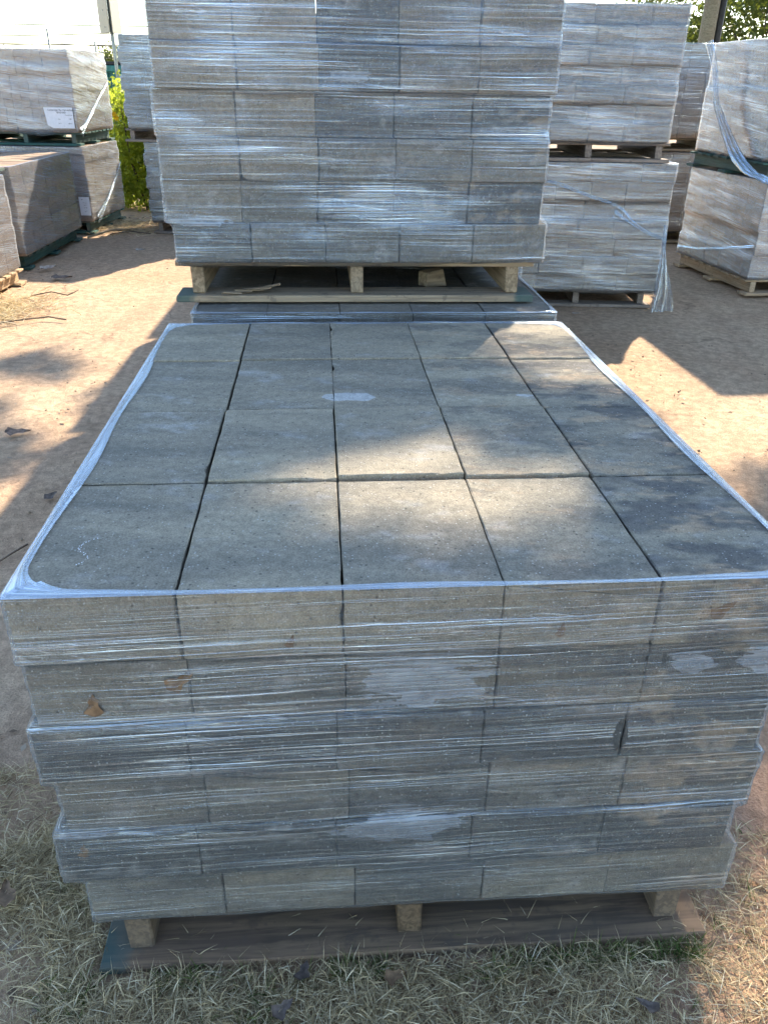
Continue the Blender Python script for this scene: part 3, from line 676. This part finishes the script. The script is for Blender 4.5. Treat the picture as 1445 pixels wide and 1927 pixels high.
# ---- paper labels with print -----------------------------------------------
def text_mesh(body, size, m):
    cu = bpy.data.curves.new('print', 'FONT'); cu.body = body; cu.size = size; cu.align_x = 'CENTER'; cu.extrude = 0.0002
    tmp = bpy.data.objects.new('print', cu); COL.objects.link(tmp)
    dg = bpy.context.evaluated_depsgraph_get(); dg.update()
    me = bpy.data.meshes.new_from_object(tmp.evaluated_get(dg)); bpy.data.objects.remove(tmp); bpy.data.curves.remove(cu)
    me.materials.clear(); me.materials.append(m); return me
def paper_label(x, y, z, w_, h_, label, lines, cut=True):
    o = empty('paper_label', (x, y, z), 0, label, 'label')
    V = [(-w_/2+0.06*w_, 0, 0.14*h_), (-w_/2+0.25*w_, 0, 0), (w_/2, 0, 0), (w_/2, 0, h_), (-w_/2, 0, h_)] if cut else [(-w_/2, 0, 0), (-w_/2+0.1*w_, 0, 0), (w_/2, 0, 0), (w_/2, 0, h_), (-w_/2, 0, h_)]
    V = V + [(a, 0.0015, c) for a, b, c in V]
    F = [(0, 1, 2, 3, 4), (9, 8, 7, 6, 5)] + [(i, (i+5), (i+1) % 5+5, (i+1) % 5) for i in range(5)]
    sheet = obj('sheet', mesh('sheet', V, F, M['paper']), o)
    for (tx, tz, size, body) in lines:
        obj('print', text_mesh(body, size, M['ink']), sheet, (tx*w_, -0.0012, tz*h_), (math.pi/2, 0, 0))
    return o
paper_label(-3.655, 9.782, 1.115, 0.315, 0.205, 'white printed paper label on the upper rear left paver stack',
            [(0.10, 0.84, 0.026, 'Cambridge 3pc Harvestbury'), (0.10, 0.72, 0.024, '80101AB5'), (0.34, 0.62, 0.014, 'Manufactured'), (0.0, 0.42, 0.014, 'Qty'), (0.38, 0.42, 0.02, '120'),
             (0.0, 0.22, 0.014, 'Lot 4'), (0.37, 0.20, 0.018, '00411'), (0.16, 0.08, 0.016, '1')])
paper_label(-3.51, 9.757, 0.205, 0.12, 0.20, 'small white label low on the stack beside the hedge',
            [(-0.2, 0.84, 0.016, '3pc'), (0.05, 0.66, 0.012, 'Harvest'), (0.05, 0.54, 0.012, '80101'), (0.05, 0.40, 0.012, 'Qty 120'), (0.05, 0.20, 0.012, 'Lot 4')], cut=False)

# ------------------------------------------------------------------ vegetation helpers
def quads(C, A, B, name, m, tint):
    """leaf quads: centre C, half axes A (long) and B (short); pointed rhombs."""
    n = len(C)
    V = np.stack([C-A, C+B*1.0, C+A, C-B*1.0], 1).reshape(-1, 3)
    me = bpy.data.meshes.new(name)
    me.vertices.add(4*n); me.vertices.foreach_set('co', V.ravel().astype(np.float32))
    me.loops.add(4*n); me.loops.foreach_set('vertex_index', np.arange(4*n, dtype=np.int32))
    me.polygons.add(n); me.polygons.foreach_set('loop_start', np.arange(0, 4*n, 4, dtype=np.int32))
    me.update(calc_edges=True); me.validate()
    me.materials.append(m)
    a = me.attributes.new('tint', 'FLOAT', 'POINT'); a.data.foreach_set('value', np.repeat(tint, 4).astype(np.float32))
    return me
def unit(n):
    v = NR.normal(size=(n, 3)); return v/np.linalg.norm(v, axis=1, keepdims=True)
def leaf_cloud(centers, radii, per, size, name, m, squash=0.8, aspect=0.45):
    C, T = [], []
    for c, r_ in zip(centers, radii):
        k = max(3, int(per*NR.uniform(0.7, 1.3)))
        p = NR.normal(size=(k, 3))*r_*0.5; p[:, 2] *= squash
        C.append(np.array(c)+p); T.append(np.clip(NR.normal(NR.uniform(0.25, 0.75), 0.18, k), 0, 1))
    C = np.concatenate(C); T = np.concatenate(T); n = len(C)
    A = unit(n); Bv = np.cross(A, unit(n)); Bv /= np.linalg.norm(Bv, axis=1, keepdims=True)+1e-9
    s = size*NR.uniform(0.6, 1.3, (n, 1))
    return quads(C, A*s*0.5, Bv*s*0.5*aspect, name, m, T)
def limbs(base, tips, r0, m, name='trunk'):
    V, F = [], []
    top = Vector(base) + (Vector(np.mean(tips, axis=0)) - Vector(base))*0.45
    b = Vector(base); mid = (b+top)/2+Vector((rng.uniform(-.1, .1), rng.uniform(-.1, .1), 0))
    tube(V, F, [b, mid, top], [r0, r0*0.8, r0*0.62], 8)
    for t_ in tips:
        t_ = Vector(t_); q = top.lerp(t_, 0.5)+Vector((rng.uniform(-.25, .25), rng.uniform(-.25, .25), rng.uniform(0, .3)))
        s = b.lerp(top, rng.uniform(0.75, 1.0))
        tube(V, F, [s, q, t_], [r0*0.42, r0*0.25, r0*0.06], 5)
    return mesh(name, V, F, m, True)
def tree(label, x, y, h, rad, n_cl, per, size, trunk_h, group, r0=0.12, cl=0.55):
    o = empty('tree', (x, y, 0), 0, label, 'tree', group)
    cs, rs = [], []
    for k in range(n_cl):
        d = unit(1)[0]; s = NR.uniform(0.45, 1.0)
        cs.append((d[0]*rad*s, d[1]*rad*s, trunk_h+(h-trunk_h)*(0.5+0.5*d[2]*s))); rs.append(cl*NR.uniform(0.6, 1.2))
    obj('trunk', limbs((0, 0, -0.05), [c for c in cs[::max(1, n_cl//12)]], r0, M['bark']), o)
    obj('crown', leaf_cloud(cs, rs, per, size, 'crown', M['leaf_dark']), o)
    return o
tree('loose leafy tree behind the right stacks, left of the thick post', 7.6, 25.5, 4.7, 1.5, 60, 70, 0.17, 1.0, 'trees behind the right stacks', 0.1, 0.6)
tree('broad leafy tree just right of the thick post', 10.2, 25.0, 5.4, 2.0, 110, 75, 0.17, 1.0, 'trees behind the right stacks', 0.13, 0.65)
tree('leafy tree at the top right corner of the picture', 13.4, 27.0, 6.2, 2.4, 120, 75, 0.19, 1.0, 'trees behind the right stacks', 0.14, 0.7)
tree('small round distant tree under the utility pole', -13.75, 45.0, 3.3, 0.95, 40, 70, 0.16, 0.8, None, 0.1, 0.5)

# hedge-like bush in the left gap
bo = empty('bush', (-3.1, 12.15, 0), 0, 'bright green bush in the gap left of the tall stack', 'bush')
cs = [(NR.uniform(-0.85, 0.65), NR.uniform(-0.42, 0.45), NR.uniform(0.05, 1.55)*(1-0.10*abs(NR.normal()))) for _ in range(260)]
obj('foliage', leaf_cloud(cs, [0.17]*260, 75, 0.062, 'foliage', M['leaf_bush'], 1.0, 0.6), bo)
V, F = [], []
for k in range(16):
    x, y = rng.uniform(-.55, .55), rng.uniform(-.25, .25)
    tube(V, F, [(x*0.6, y, -0.03), (x*0.9, y, 0.6), (x, y, 1.3)], [0.012, 0.009, 0.004], 5)
obj('stem', mesh('stem', V, F, M['bark'], True), bo)
for (fx, fy, fz) in ((-0.50, -0.50, 1.16), (-0.52, -0.50, 1.20), (-0.1, -0.52, 0.55)):
    V, F = [], []
    for k in range(7):
        a = 2*math.pi*k/7; b = len(V); c_, s_ = math.cos(a), math.sin(a)
        V += [(0, 0, 0), (0.022*c_-0.01*s_, -0.012, 0.022*s_+0.01*c_), (0.045*c_, -0.005, 0.045*s_), (0.022*c_+0.01*s_, -0.012, 0.022*s_-0.01*c_)]
        F.append((b, b+1, b+2, b+3))
    obj('flower', mesh('flower', V, F, M['flower']), bo, (fx, fy, fz))
wo_ = empty('tall_weed', (-3.72, 12.6, 0), 0, 'thin tall weed stalk rising above the green bush', 'weed')
V, F = [], []
tube(V, F, [(0.12, 0, 0), (0.10, 0, 0.8), (0.04, 0, 1.3), (-0.06, 0, 1.68)], [0.010, 0.008, 0.006, 0.003], 5)
obj('stalk', mesh('stalk', V, F, M['leaf_bush'], True, [0.6]*len(V)), wo_)
obj('leaves', leaf_cloud([(0.1-0.16*s, 0, 0.9+0.78*s) for s in np.linspace(0, 1, 12)], [0.06]*12, 14, 0.05, 'leaves', M['leaf_bush']), wo_)

# ------------------------------------------------------------------ posts, sign, poles, wires, bin
po = empty('wooden_post', (4.05, 12.0, 0), 0, 'thick weathered post rising behind the right stacks', 'post')
V, F = [], []; tube(V, F, [(0, 0, -0.05), (0, 0, 2.2), (0.01, 0, 4.6)], [0.098, 0.096, 0.09], 16)
obj('shaft', mesh('shaft', V, F, M['post_wood'], True), po)
V, F = [], []; tube(V, F, [(0.145, 0.03, 0), (0.145, 0.03, 4.4)], [0.05, 0.05], 10)
obj('conduit', mesh('conduit', V, F, M['dark'], True), po)
sg = empty('road_sign', (-4.225, 14.0, 0), 0, 'road sign on a steel post seen edge-on from behind', 'sign')
V, F = [], []; tube(V, F, [(0, 0, -0.05), (0, 0, 3.6)], [0.027, 0.027], 8); obj('post', mesh('post', V, F, M['metal'], True), sg)
obj('sign_panel', box_mesh('sign_panel', 0.60, 0.012, 1.30, M['signback'], 0.003), sg, (-0.12, 0.05, 2.875), (0, 0, R(-60)))
obj('sign_panel', box_mesh('sign_panel', 0.60, 0.012, 1.30, M['signback'], 0.003), sg, (0.05, 0.10, 2.87), (0, 0, R(-86)))
for z in (2.30, 2.52):
    obj('bracket', box_mesh('bracket', 0.10, 0.03, 0.02, M['metal'], 0.002), sg, (-0.05, 0.0, z))
up_ = empty('utility_pole', (-33.3, 110, 0), 0, 'distant utility pole with crossarm against the sky', 'pole')
V, F = [], []; tube(V, F, [(0, 0, -0.1), (0, 0, 8.05)], [0.17, 0.13], 8); obj('shaft', mesh('shaft', V, F, M['bark'], True), up_)
obj('crossarm', box_mesh('crossarm', 1.5, 0.12, 0.14, M['bark'], 0.01), up_, (0.1, 0, 7.55), (0, R(14), 0))
for x in (-0.42, 0.45):
    V, F = [], []; tube(V, F, [(x, 0, 6.65), (x, 0, 7.1)], [0.2, 0.2], 10); obj('transformer', mesh('transformer', V, F, M['metal'], True), up_)
def wire(name, label, p, q, sag, r_, group='overhead wires', cat='wire', barbs=0):
    V, F = [], []; P = []
    for k in range(25):
        s = k/24; P.append(Vector(p).lerp(Vector(q), s)-Vector((0, 0, sag*4*s*(1-s))))
    tube(V, F, P, r_, 5)
    for k in range(barbs):
        s = (k+.5)/barbs; c = Vector(p).lerp(Vector(q), s)-Vector((0, 0, sag*4*s*(1-s)))
        tube(V, F, [c-Vector((.02, 0, .02)), c+Vector((.02, 0, .02))], r_*1.2, 4)
    o = obj(name, mesh(name, V, F, M['wire'])); return tag(o, label, cat, group)
for lab, p, q, sag in (('topmost overhead wire across the pale sky at upper left', (-26, 30, 3.25), (12, 31, 3.35), 0.12),
                       ('middle overhead wire sagging across the upper left sky', (-26, 30, 2.98), (-8.9, 30, 2.96), 0.20),
                       ('lowest overhead wire sagging across the upper left sky', (-26, 30, 2.72), (12, 31, 2.86), 0.16)):
    wire('overhead_wire', lab, p, q, sag, 0.017)
fo = empty('wire_fence', (-8.18, 22, 0), 0, 'far wire fence with thin posts behind the left stacks', 'fence')
for x, h in ((-3.2, 2.4), (0, 2.66), (1.1, 2.42), (4.2, 2.3), (7.3, 2.3)):
    V, F = [], []; tube(V, F, [(x, 0, -0.05), (x, 0, h)], [0.03, 0.026], 6); obj('post', mesh('post', V, F, M['metal'], True), fo)
for z, b in ((2.36, 40), (2.24, 40), (2.12, 0)):
    V, F = [], []
    pts = [Vector((-6+14*k/40, 0, z-0.05*math.sin(math.pi*((k*0.35) % 3.1)/3.1))) for k in range(41)]
    tube(V, F, pts, 0.010, 4)
    for c in pts[::2] if b else []:
        tube(V, F, [c-Vector((.025, 0, .02)), c+Vector((.025, 0, .02))], 0.008, 4)
    obj('wire', mesh('wire', V, F, M['wire']), fo)
bn = empty('steel_bin', (-4.2, 15.2, 0), 0, 'teal steel bin behind the bush with dark lid', 'bin')
V = [(-.95, -.6, .1), (.95, -.6, .1), (.95, .6, .1), (-.95, .6, .1), (-1.05, -.7, 1.78), (1.05, -.7, 1.78), (1.05, .7, 1.78), (-1.05, .7, 1.78)]
obj('body', mesh('body', V, [(0, 3, 2, 1), (0, 1, 5, 4), (1, 2, 6, 5), (2, 3, 7, 6), (3, 0, 4, 7), (4, 5, 6, 7)], M['teal_bin']), bn)
obj('rim', box_mesh('rim', 2.2, 1.5, 0.09, M['teal_bin'], 0.01), bn, (0, 0, 1.76))
obj('lid', box_mesh('lid', 2.16, 1.46, 0.05, M['dark'], 0.012), bn, (0, 0, 1.835))
for x in (-0.7, -0.35, 0, 0.35, 0.7):
    obj('rib', box_mesh('rib', 0.07, 0.05, 1.5, M['teal_bin'], 0.006), bn, (x, -0.68, 0.95), (R(3.4), 0, 0))

# ------------------------------------------------------------------ shade tree to the right, outside the frame
def shade_tree():
    global NR
    keep = NR; NR = np.random.default_rng(2024)
    o = empty('tree', (6.6, 8.6, 0), 0, 'large shade tree outside the right edge, its crown overhead shading the front', 'tree')
    S = np.array(SUN)/SUN[2]
    lit = [  # (x, y, z, rx, ry) places the sun reaches
        (0.09, 1.38, .895, 0.27, 0.30), (0.58, 2.05, .895, 0.16, 0.17), (0.66, 1.7, .895, .10, .08), (0.46, 2.44, .895, 0.30, 0.36), (0.27, 1.13, .895, .08, .06), (-0.25, 1.45, .895, .04, .03),
        (0.80, 0.88, 0.0, 0.24, 0.20), (1.75, 4.85, 0.0, 0.60, 0.75), (2.1, 4.4, 0, 0.45, 0.45), (1.75, 3.8, 0, 0.38, 0.28), (1.45, 3.2, 0, 0.16, 0.12),
        (-2.1, 4.42, 0.0, 0.40, 0.14), (-1.74, 3.88, 0.0, 0.30, 0.20), (-1.62, 2.9, 0, 0.20, 0.14), (-1.5, 3.3, 0, 0.14, 0.10), (-2.35, 3.65, 0, 0.25, 0.12), (-1.3, 2.2, 0, 0.10, 0.08), (1.12, 1.38, 0.0, 0.16, 0.12), (0.80, 1.22, 0.42, 0.16, 0.10),
        (-0.75, 3.6, 0.0, 0.1, 0.1)]
    cs, rs = [], []
    tries = 0
    while len(cs) < 2100 and tries < 40000:
        tries += 1
        x, y = (NR.uniform(-3.0, 3.2), NR.uniform(-1.6, 5.1)) if NR.random() < 0.72 else (NR.uniform(-1.4, 0.5), NR.uniform(-0.6, 1.6))
        edge = 4.6 + 0.3*math.sin(x*2.2)+0.2*math.sin(x*5+1)
        if y > edge: continue
        ok = True
        for lx, ly, lz, rx, ry in lit:
            gx, gy = lx-S[0]*lz, ly-S[1]*lz
            d2 = ((x-gx)/(rx+0.08))**2+((y-gy)/(ry+0.10))**2
            if d2 < 1: ok = False; break
        if not ok: continue
        h = NR.uniform(4.6, 6.6)
        cs.append((x+S[0]*h-6.6, y+S[1]*h-8.6, h)); rs.append(0.15)
    me = leaf_cloud(cs, rs, 26, 0.12, 'crown', M['leaf_dark'], 0.8, 0.6)
    obj('crown', me, o)
    V, F = [], []; hub = Vector((-0.1, 0.05, 5.0))
    tube(V, F, [(0, 0, -0.1), (0.05, -0.04, 2.2), hub], [0.27, 0.22, 0.17], 10)
    for c in cs[::140]:
        c = Vector(c); tube(V, F, [hub-Vector((0, 0, rng.uniform(0, .6))), hub.lerp(c, 0.5)+Vector((0, 0, 0.5)), c], [0.075, 0.04, 0.01], 6)
    obj('trunk', mesh('trunk', V, F, M['bark'], True), o)
    NR = keep
shade_tree()

# ------------------------------------------------------------------ grass
def blades(n, region, lmin, lmax, wmin, wmax, lie, m, name, label, tintmu, tints, clump=None):
    x = []; 
    pts = region(n)
    n = len(pts)
    th = NR.uniform(0, 2*np.pi, n); L = NR.uniform(lmin, lmax, n); el = np.clip(NR.normal(lie[0], lie[1], n), 0.02, 1.5)
    d = np.stack([np.cos(th)*np.cos(el), np.sin(th)*np.cos(el), np.sin(el)], 1)
    base = np.stack([pts[:, 0], pts[:, 1], np.full(n, -0.003)+NR.uniform(0, lie[2], n)], 1)
    cv = NR.normal(0, 0.35, (n, 1))*L[:, None]
    side = np.stack([-np.sin(th), np.cos(th), np.zeros(n)], 1)
    mid = base+d*(L*0.5)[:, None]+side*cv*0.3+np.array([0, 0, 1.0])*(L*0.06)[:, None]
    tip = base+d*L[:, None]+side*cv*0.55 - np.array([0, 0, 1.0])*(L*NR.uniform(0, .25, n)*np.sin(el))[:, None]
    mid[:, 2] = np.maximum(mid[:, 2], 0.002); tip[:, 2] = np.maximum(tip[:, 2], 0.002)
    w_ = NR.uniform(wmin, wmax, n)[:, None]*0.5
    wv = np.cross(d, unit(n)); wv /= np.linalg.norm(wv, axis=1, keepdims=True)+1e-9
    V = np.stack([base-wv*w_, base+wv*w_, mid-wv*w_*0.9, mid+wv*w_*0.9, tip], 1).reshape(-1, 3)
    i = np.arange(n)[:, None]*5
    quad = np.concatenate([i, i+1, i+3, i+2], 1); tri = np.concatenate([i+2, i+3, i+4], 1)
    me = bpy.data.meshes.new(name)
    me.vertices.add(5*n); me.vertices.foreach_set('co', V.ravel().astype(np.float32))
    me.loops.add(7*n); me.loops.foreach_set('vertex_index', np.concatenate([quad.ravel(), tri.ravel()]).astype(np.int32))
    me.polygons.add(2*n); me.polygons.foreach_set('loop_start', np.concatenate([np.arange(0, 4*n, 4), 4*n+np.arange(0, 3*n, 3)]).astype(np.int32))
    me.update(calc_edges=True); me.validate(); me.materials.append(m)
    t = np.clip(NR.normal(tintmu, tints, n), 0, 1)
    a = me.attributes.new('tint', 'FLOAT', 'POINT'); a.data.foreach_set('value', np.repeat(t, 5).astype(np.float32))
    return tag(obj(name, me), label, name.replace('_', ' '), None, 'stuff')
def vnoise(x, y, s, seed):
    r = np.random.default_rng(seed); ph = r.uniform(0, 6.28, 6); k = r.normal(0, 1, (6, 2))*s
    return sum(np.sin(k[i, 0]*x+k[i, 1]*y+ph[i]) for i in range(6))/6
def verge_ok(x, y):
    v = vnoise(x, y, 9, 1); rn = NR.random(len(x))
    lim = 1.50+0.10*vnoise(x, y, 5, 5) - 0.22*np.clip(x, 0, 1)
    under = (x > -0.52+(1.0-y)*0.08) & (x < 0.66) & (y > 1.12)
    front = (x > -0.57) & (x < 0.70) & (y > 0.995+0.08*x) & (y <= 1.16+0.08*x)
    soil = (x > 0.78) & (y > 1.22) & (v < 0.35)
    k = (y < lim) & ~(under & (rn > 0.18)) & ~(front & (rn > 0.20)) & ~(soil & (rn > 0.2))
    k &= ~((y > 1.25) & (x < -0.5) & (vnoise(x, y, 7, 9) < 0.05) & (rn > 0.25))
    return k & ~((v < -0.30) & (rn > 0.35))
def verge(n, thr=-9.0, seed=2):
    x = NR.uniform(-1.25, 1.35, n*3); y = NR.uniform(0.45, 1.80, n*3)
    k = verge_ok(x, y) & (vnoise(x, y, 8, seed) > thr)
    return np.stack([x[k], y[k]], 1)[:n]
def tufts(n, per=26, thr=-9.0, seed=2):
    c = verge(n//per, thr, seed); m = len(c)
    p = np.repeat(c, per, axis=0)+NR.normal(0, 0.010, (m*per, 2))
    return p[verge_ok(p[:, 0], p[:, 1])]
blades(78000, lambda n: verge(n), 0.008, 0.062, 0.0008, 0.0024, (0.10, 0.17, 0.020), M['straw'], 'dry_grass', 'matted dry straw-coloured grass around the front pallet', 0.52, 0.26)
blades(36000, lambda n: tufts(n), 0.015, 0.075, 0.0008, 0.0022, (0.50, 0.32, 0.008), M['straw'], 'dry_tufts', 'short tufts of dry grass in the verge round the front pallet', 0.60, 0.22)
blades(13500, lambda n: np.concatenate([tufts(n-2200, 22, -0.05, 4), np.stack([(xx := NR.uniform(-0.56, 0.68, 2200)), 0.985+0.08*xx+NR.normal(0, 0.010, 2200)], 1)[vnoise(xx*3, xx*0, 6, 3) > -0.1]]), 0.02, 0.060, 0.0010, 0.0022, (0.65, 0.30, 0.006), M['grass'], 'green_grass', 'sparse green grass blades in the dry verge', 0.55, 0.25)
def patch(cx, cy, rx, ry):
    def f(n):
        return np.stack([cx+NR.normal(0, rx, n), cy+NR.normal(0, ry, n)], 1)
    return f
blades(2600, lambda n: np.concatenate([patch(-2.95, 6.15, .16, .25)(n//2), patch(-3.15, 10.35, .25, .35)(n//2)]), 0.04, 0.14, 0.003, 0.006, (0.2, 0.2, 0.01), M['straw'], 'dry_weeds', 'dry weeds along the base of the left stacks', 0.6, 0.2)

# ------------------------------------------------------------------ litter
def litter():
    spots = [(-3.2, 10.2, .18, .3, 120), (-3.0, 10.9, .3, .3, 120), (-3.1, 7.3, .2, .4, 60), (-2.4, 7.8, .6, .9, 70), (-1.9, 3.4, .6, 1.2, 70), (1.7, 4.6, .6, 1.2, 60), (0, 0.95, .9, .25, 70), (1.0, 1.5, .15, .35, 40), (-0.9, 1.5, .15, .4, 30)]
    C = np.concatenate([np.stack([NR.normal(a, c, n), NR.normal(b, d, n), NR.uniform(0.002, 0.012, n)], 1) for a, b, c, d, n in spots])
    k = ~((C[:, 0] > -0.62) & (C[:, 0] < 0.74) & (C[:, 1] > 1.0)); C = C[k]
    n = len(C); A = unit(n); A[:, 2] *= 0.25; Bv = np.cross(A, unit(n)*0.3+np.array([0, 0, 1.0])); Bv /= np.linalg.norm(Bv, axis=1, keepdims=True)
    s = NR.uniform(0.008, 0.030, (n, 1))*np.where(C[:, 1:2] > 9.5, 1.6, 0.8)
    tag(obj('litter', quads(C, A*s, Bv*s*0.5, 'litter', M['litter'], NR.uniform(0, 1, n))), 'scattered bits of leaf and bark on the dirt', 'litter', None, 'stuff')
    # gravel grit
    bm = bmesh.new(); bmesh.ops.create_icosphere(bm, subdivisions=1, radius=1.0); base = [v.co.copy() for v in bm.verts]; fc = [[v.index for v in f.verts] for f in bm.faces]; bm.free()
    V, F = [], []
    for k in range(1500):
        if k < 600: x, y = NR.uniform(-2.4, -0.75), NR.uniform(1.4, 5.2)
        elif k < 1200: x, y = NR.uniform(0.75, 2.6), NR.uniform(1.3, 5.6)
        else: x, y = NR.uniform(-3.2, 2.6), NR.uniform(4.5, 9)
        r_ = abs(NR.normal(0, 0.0035))+0.0015; b = len(V); sq = NR.uniform(.5, 1, 3)
        V += [(x+c.x*r_*sq[0]*NR.uniform(.8, 1.2), y+c.y*r_*sq[1]*NR.uniform(.8, 1.2), r_*0.3+c.z*r_*sq[2]*0.8) for c in base]; F += [[b+i for i in f] for f in fc]
    tag(obj('grit', mesh('grit', V, F, M['litter'], False, NR.uniform(0.3, 1, len(V)))), 'fine grit and pebbles scattered over the dirt', 'grit', None, 'stuff')
litter()
def leaf(label, loc, size, rot, m, name='dry_leaf', group=None, cat='leaf', curl=0.3):
    V, F = [], []; nn = 6
    for i in range(nn+1):
        s = i/nn; wd = (1-s)**0.8*min(1, s*5+0.15)*0.33*size*(1+0.3*math.sin(i*4.0+size*90))
        for k in (-1, 0, 1): V.append(((s-0.5)*size, k*wd, curl*size*(abs(k)*0.25+0.35*(s-0.5)**2)+0.0015*k*math.sin(i*2)))
    for i in range(nn):
        for k in (0, 1): F.append((i*3+k, i*3+k+1, (i+1)*3+k+1, (i+1)*3+k))
    o = obj(name, mesh(name, V, F, M[m], True), None, loc, rot); return tag(o, label, cat, group)
leaf('curled dry leaf on the dirt at far left, beside the front stack', (-1.855, 3.727, 0.012), 0.12, (0.2, 0.1, 0.5), 'dry_leaf_grey')
leaf('dry leaf on the shaded dirt close to the front stack, left side', (-1.43, 3.04, 0.010), 0.075, (0.3, 0, 1.2), 'dry_leaf_grey')
leaf('big brown leaf in the grass at the lower left edge', (-0.80, 1.12, 0.035), 0.085, (0.1, 0.2, 2.0), 'dry_leaf')
leaf('pale leaf in the grass before the pallet, near its middle', (0.04, 0.96, 0.03), 0.05, (0.2, 0.1, 0.4), 'dry_leaf')
leaf('grey leaf in the grass before the pallet, left of its middle', (-0.143, 0.965, 0.03), 0.055, (-0.2, 0.3, 1.4), 'dry_leaf_grey')
leaf('grey leaf in the grass at the bottom edge, left of centre', (-0.176, 0.893, 0.03), 0.055, (0.2, 0.2, 0.9), 'dry_leaf_grey')
leaf('grey leaf in the grass at the bottom right', (0.523, 0.91, 0.03), 0.05, (0.1, 0.3, 2.4), 'dry_leaf_grey')
leaf('pale scrap lying on the shaded ground near the left stacks', (-2.62, 8.72, 0.015), 0.10, (0.2, 0, 0.3), 'litter_pale', 'scrap', cat='scrap')
leaf('pale curled scrap on the ground before the left paver stack', (-3.20, 7.70, 0.02), 0.17, (0.2, 0, 0.9), 'litter_pale', 'scrap', cat='scrap')
leaf('grey curled scrap on the shaded ground left, nearer the sunlit dirt', (-2.93, 7.30, 0.015), 0.18, (0.1, 0, 0.2), 'dry_leaf_grey', 'scrap', cat='scrap')
leaf('small pale stone-like scrap before the right stone stack', (1.50, 6.35, 0.01), 0.07, (0, 0, 0.2), 'litter_pale', 'scrap', cat='scrap')
# leaves caught under the film on the front of the near load
cA, sA_ = math.cos(YAW), math.sin(YAW)
def on_front(u, v, out=0.0026):
    lx, ly = u-0.635, -0.772-out
    return (0.0032+cA*lx-sA_*ly, 1.810+sA_*lx+cA*ly, v)
for (u, v, s, a, lab) in ((0.242, 0.730, 0.055, 0.6, 'largest orange-brown leaf under the film, upper left of the front'), (0.099, 0.687, 0.05, 1.5, 'thin brown leaf under the film near the upper left corner'),
                          (0.423, 0.803, 0.028, 1.2, 'small brown leaf under the film, high and left of centre'), (0.030, 0.345, 0.038, 1.5, 'brown leaf under the film low at the left corner'),
                          (0.861, 0.809, 0.03, 1.4, 'small pale leaf under the film, high and right of centre'), (1.128, 0.839, 0.05, 0.7, 'pale leaf under the film near the top right')):
    leaf(lab, on_front(u, v), s, (math.pi/2, -a, YAW), 'dry_leaf', curl=0.02)
# twigs
def twig(label, pts, r_, m='twig', name='twig', cat='twig'):
    V, F = [], []; tube(V, F, pts, r_, 5); return tag(obj(name, mesh(name, V, F, M[m], True)), label, cat)
twig('dry twig on the dirt at the left edge beside the front stack', [(-1.44, 2.47, .006), (-1.40, 2.56, .010), (-1.37, 2.64, .006)], 0.004)
twig('curved root-like twig on sunlit dirt at far left', [(-2.95, 5.70, .008), (-2.75, 5.85, .012), (-2.55, 5.97, .012), (-2.40, 5.92, .006)], 0.006)
twig('bent twig on sunlit ground before the left pallet', [(-2.95, 6.62, .01), (-2.80, 6.70, .03), (-2.66, 6.68, .008), (-2.60, 6.78, .03)], 0.005)
twig('thin branch on the ground by the hedge corner', [(-3.25, 9.70, .01), (-3.05, 9.82, .03), (-2.80, 9.80, .01)], 0.007)
twig('pale stick leaning by the base of the rear left stack', [(-3.42, 9.45, .01), (-3.25, 9.75, .05), (-3.05, 10.0, .02)], 0.014, 'wood_light')

# dropping and chip on the near top
V, F = [], []
for k in range(26):
    q = k/25; x = -0.494+0.012*math.sin(q*7)+rng.uniform(-.003, .003); y = 1.085+0.085*q; r_ = rng.uniform(0.0003, 0.0013)
    b = len(V); V += [to_local(loadA, (x+r_*math.cos(a), y+1.8*r_*math.sin(a), 0.8995)) for a in np.linspace(0, 2*math.pi, 6, endpoint=False)]; F.append(tuple(range(b, b+6)))
obj('bird_dropping', mesh('bird_dropping', V, F, M['paper']), loadA)

# splintered strip on the raised middle pallet, and a scrap left under it
for k in range(5):
    m_ = box_mesh('splinter', 0.07+0.015*k, 0.010, 0.004, M['wood'], 0.001, 1, 0.003, 90+k)
    obj('splinter', m_, pB, (-0.44+0.028*k, -0.742+0.012*k, 0.030+0.003*k), (R(12*k-20), R(9-6*k), R(25-14*k)))
bm = bmesh.new(); bmesh.ops.create_cube(bm, size=1.0); bmesh.ops.scale(bm, vec=(0.075, 0.05, 0.055), verts=bm.verts)
for v in bm.verts: v.co += Vector((rng.uniform(-.012, .012), rng.uniform(-.008, .008), 0.010 if v.co.z > 0 and v.co.x > 0 else 0))
bmesh.ops.bevel(bm, geom=list(bm.edges), offset=0.004, segments=1, affect='EDGES')
tag(obj('wood_scrap', from_bm('wood_scrap', bm, M['wood']), None, (0.17, 3.12, 0.936), (0, 0, 0.5)), 'small wood scrap lying under the raised middle pallet', 'wood scrap')
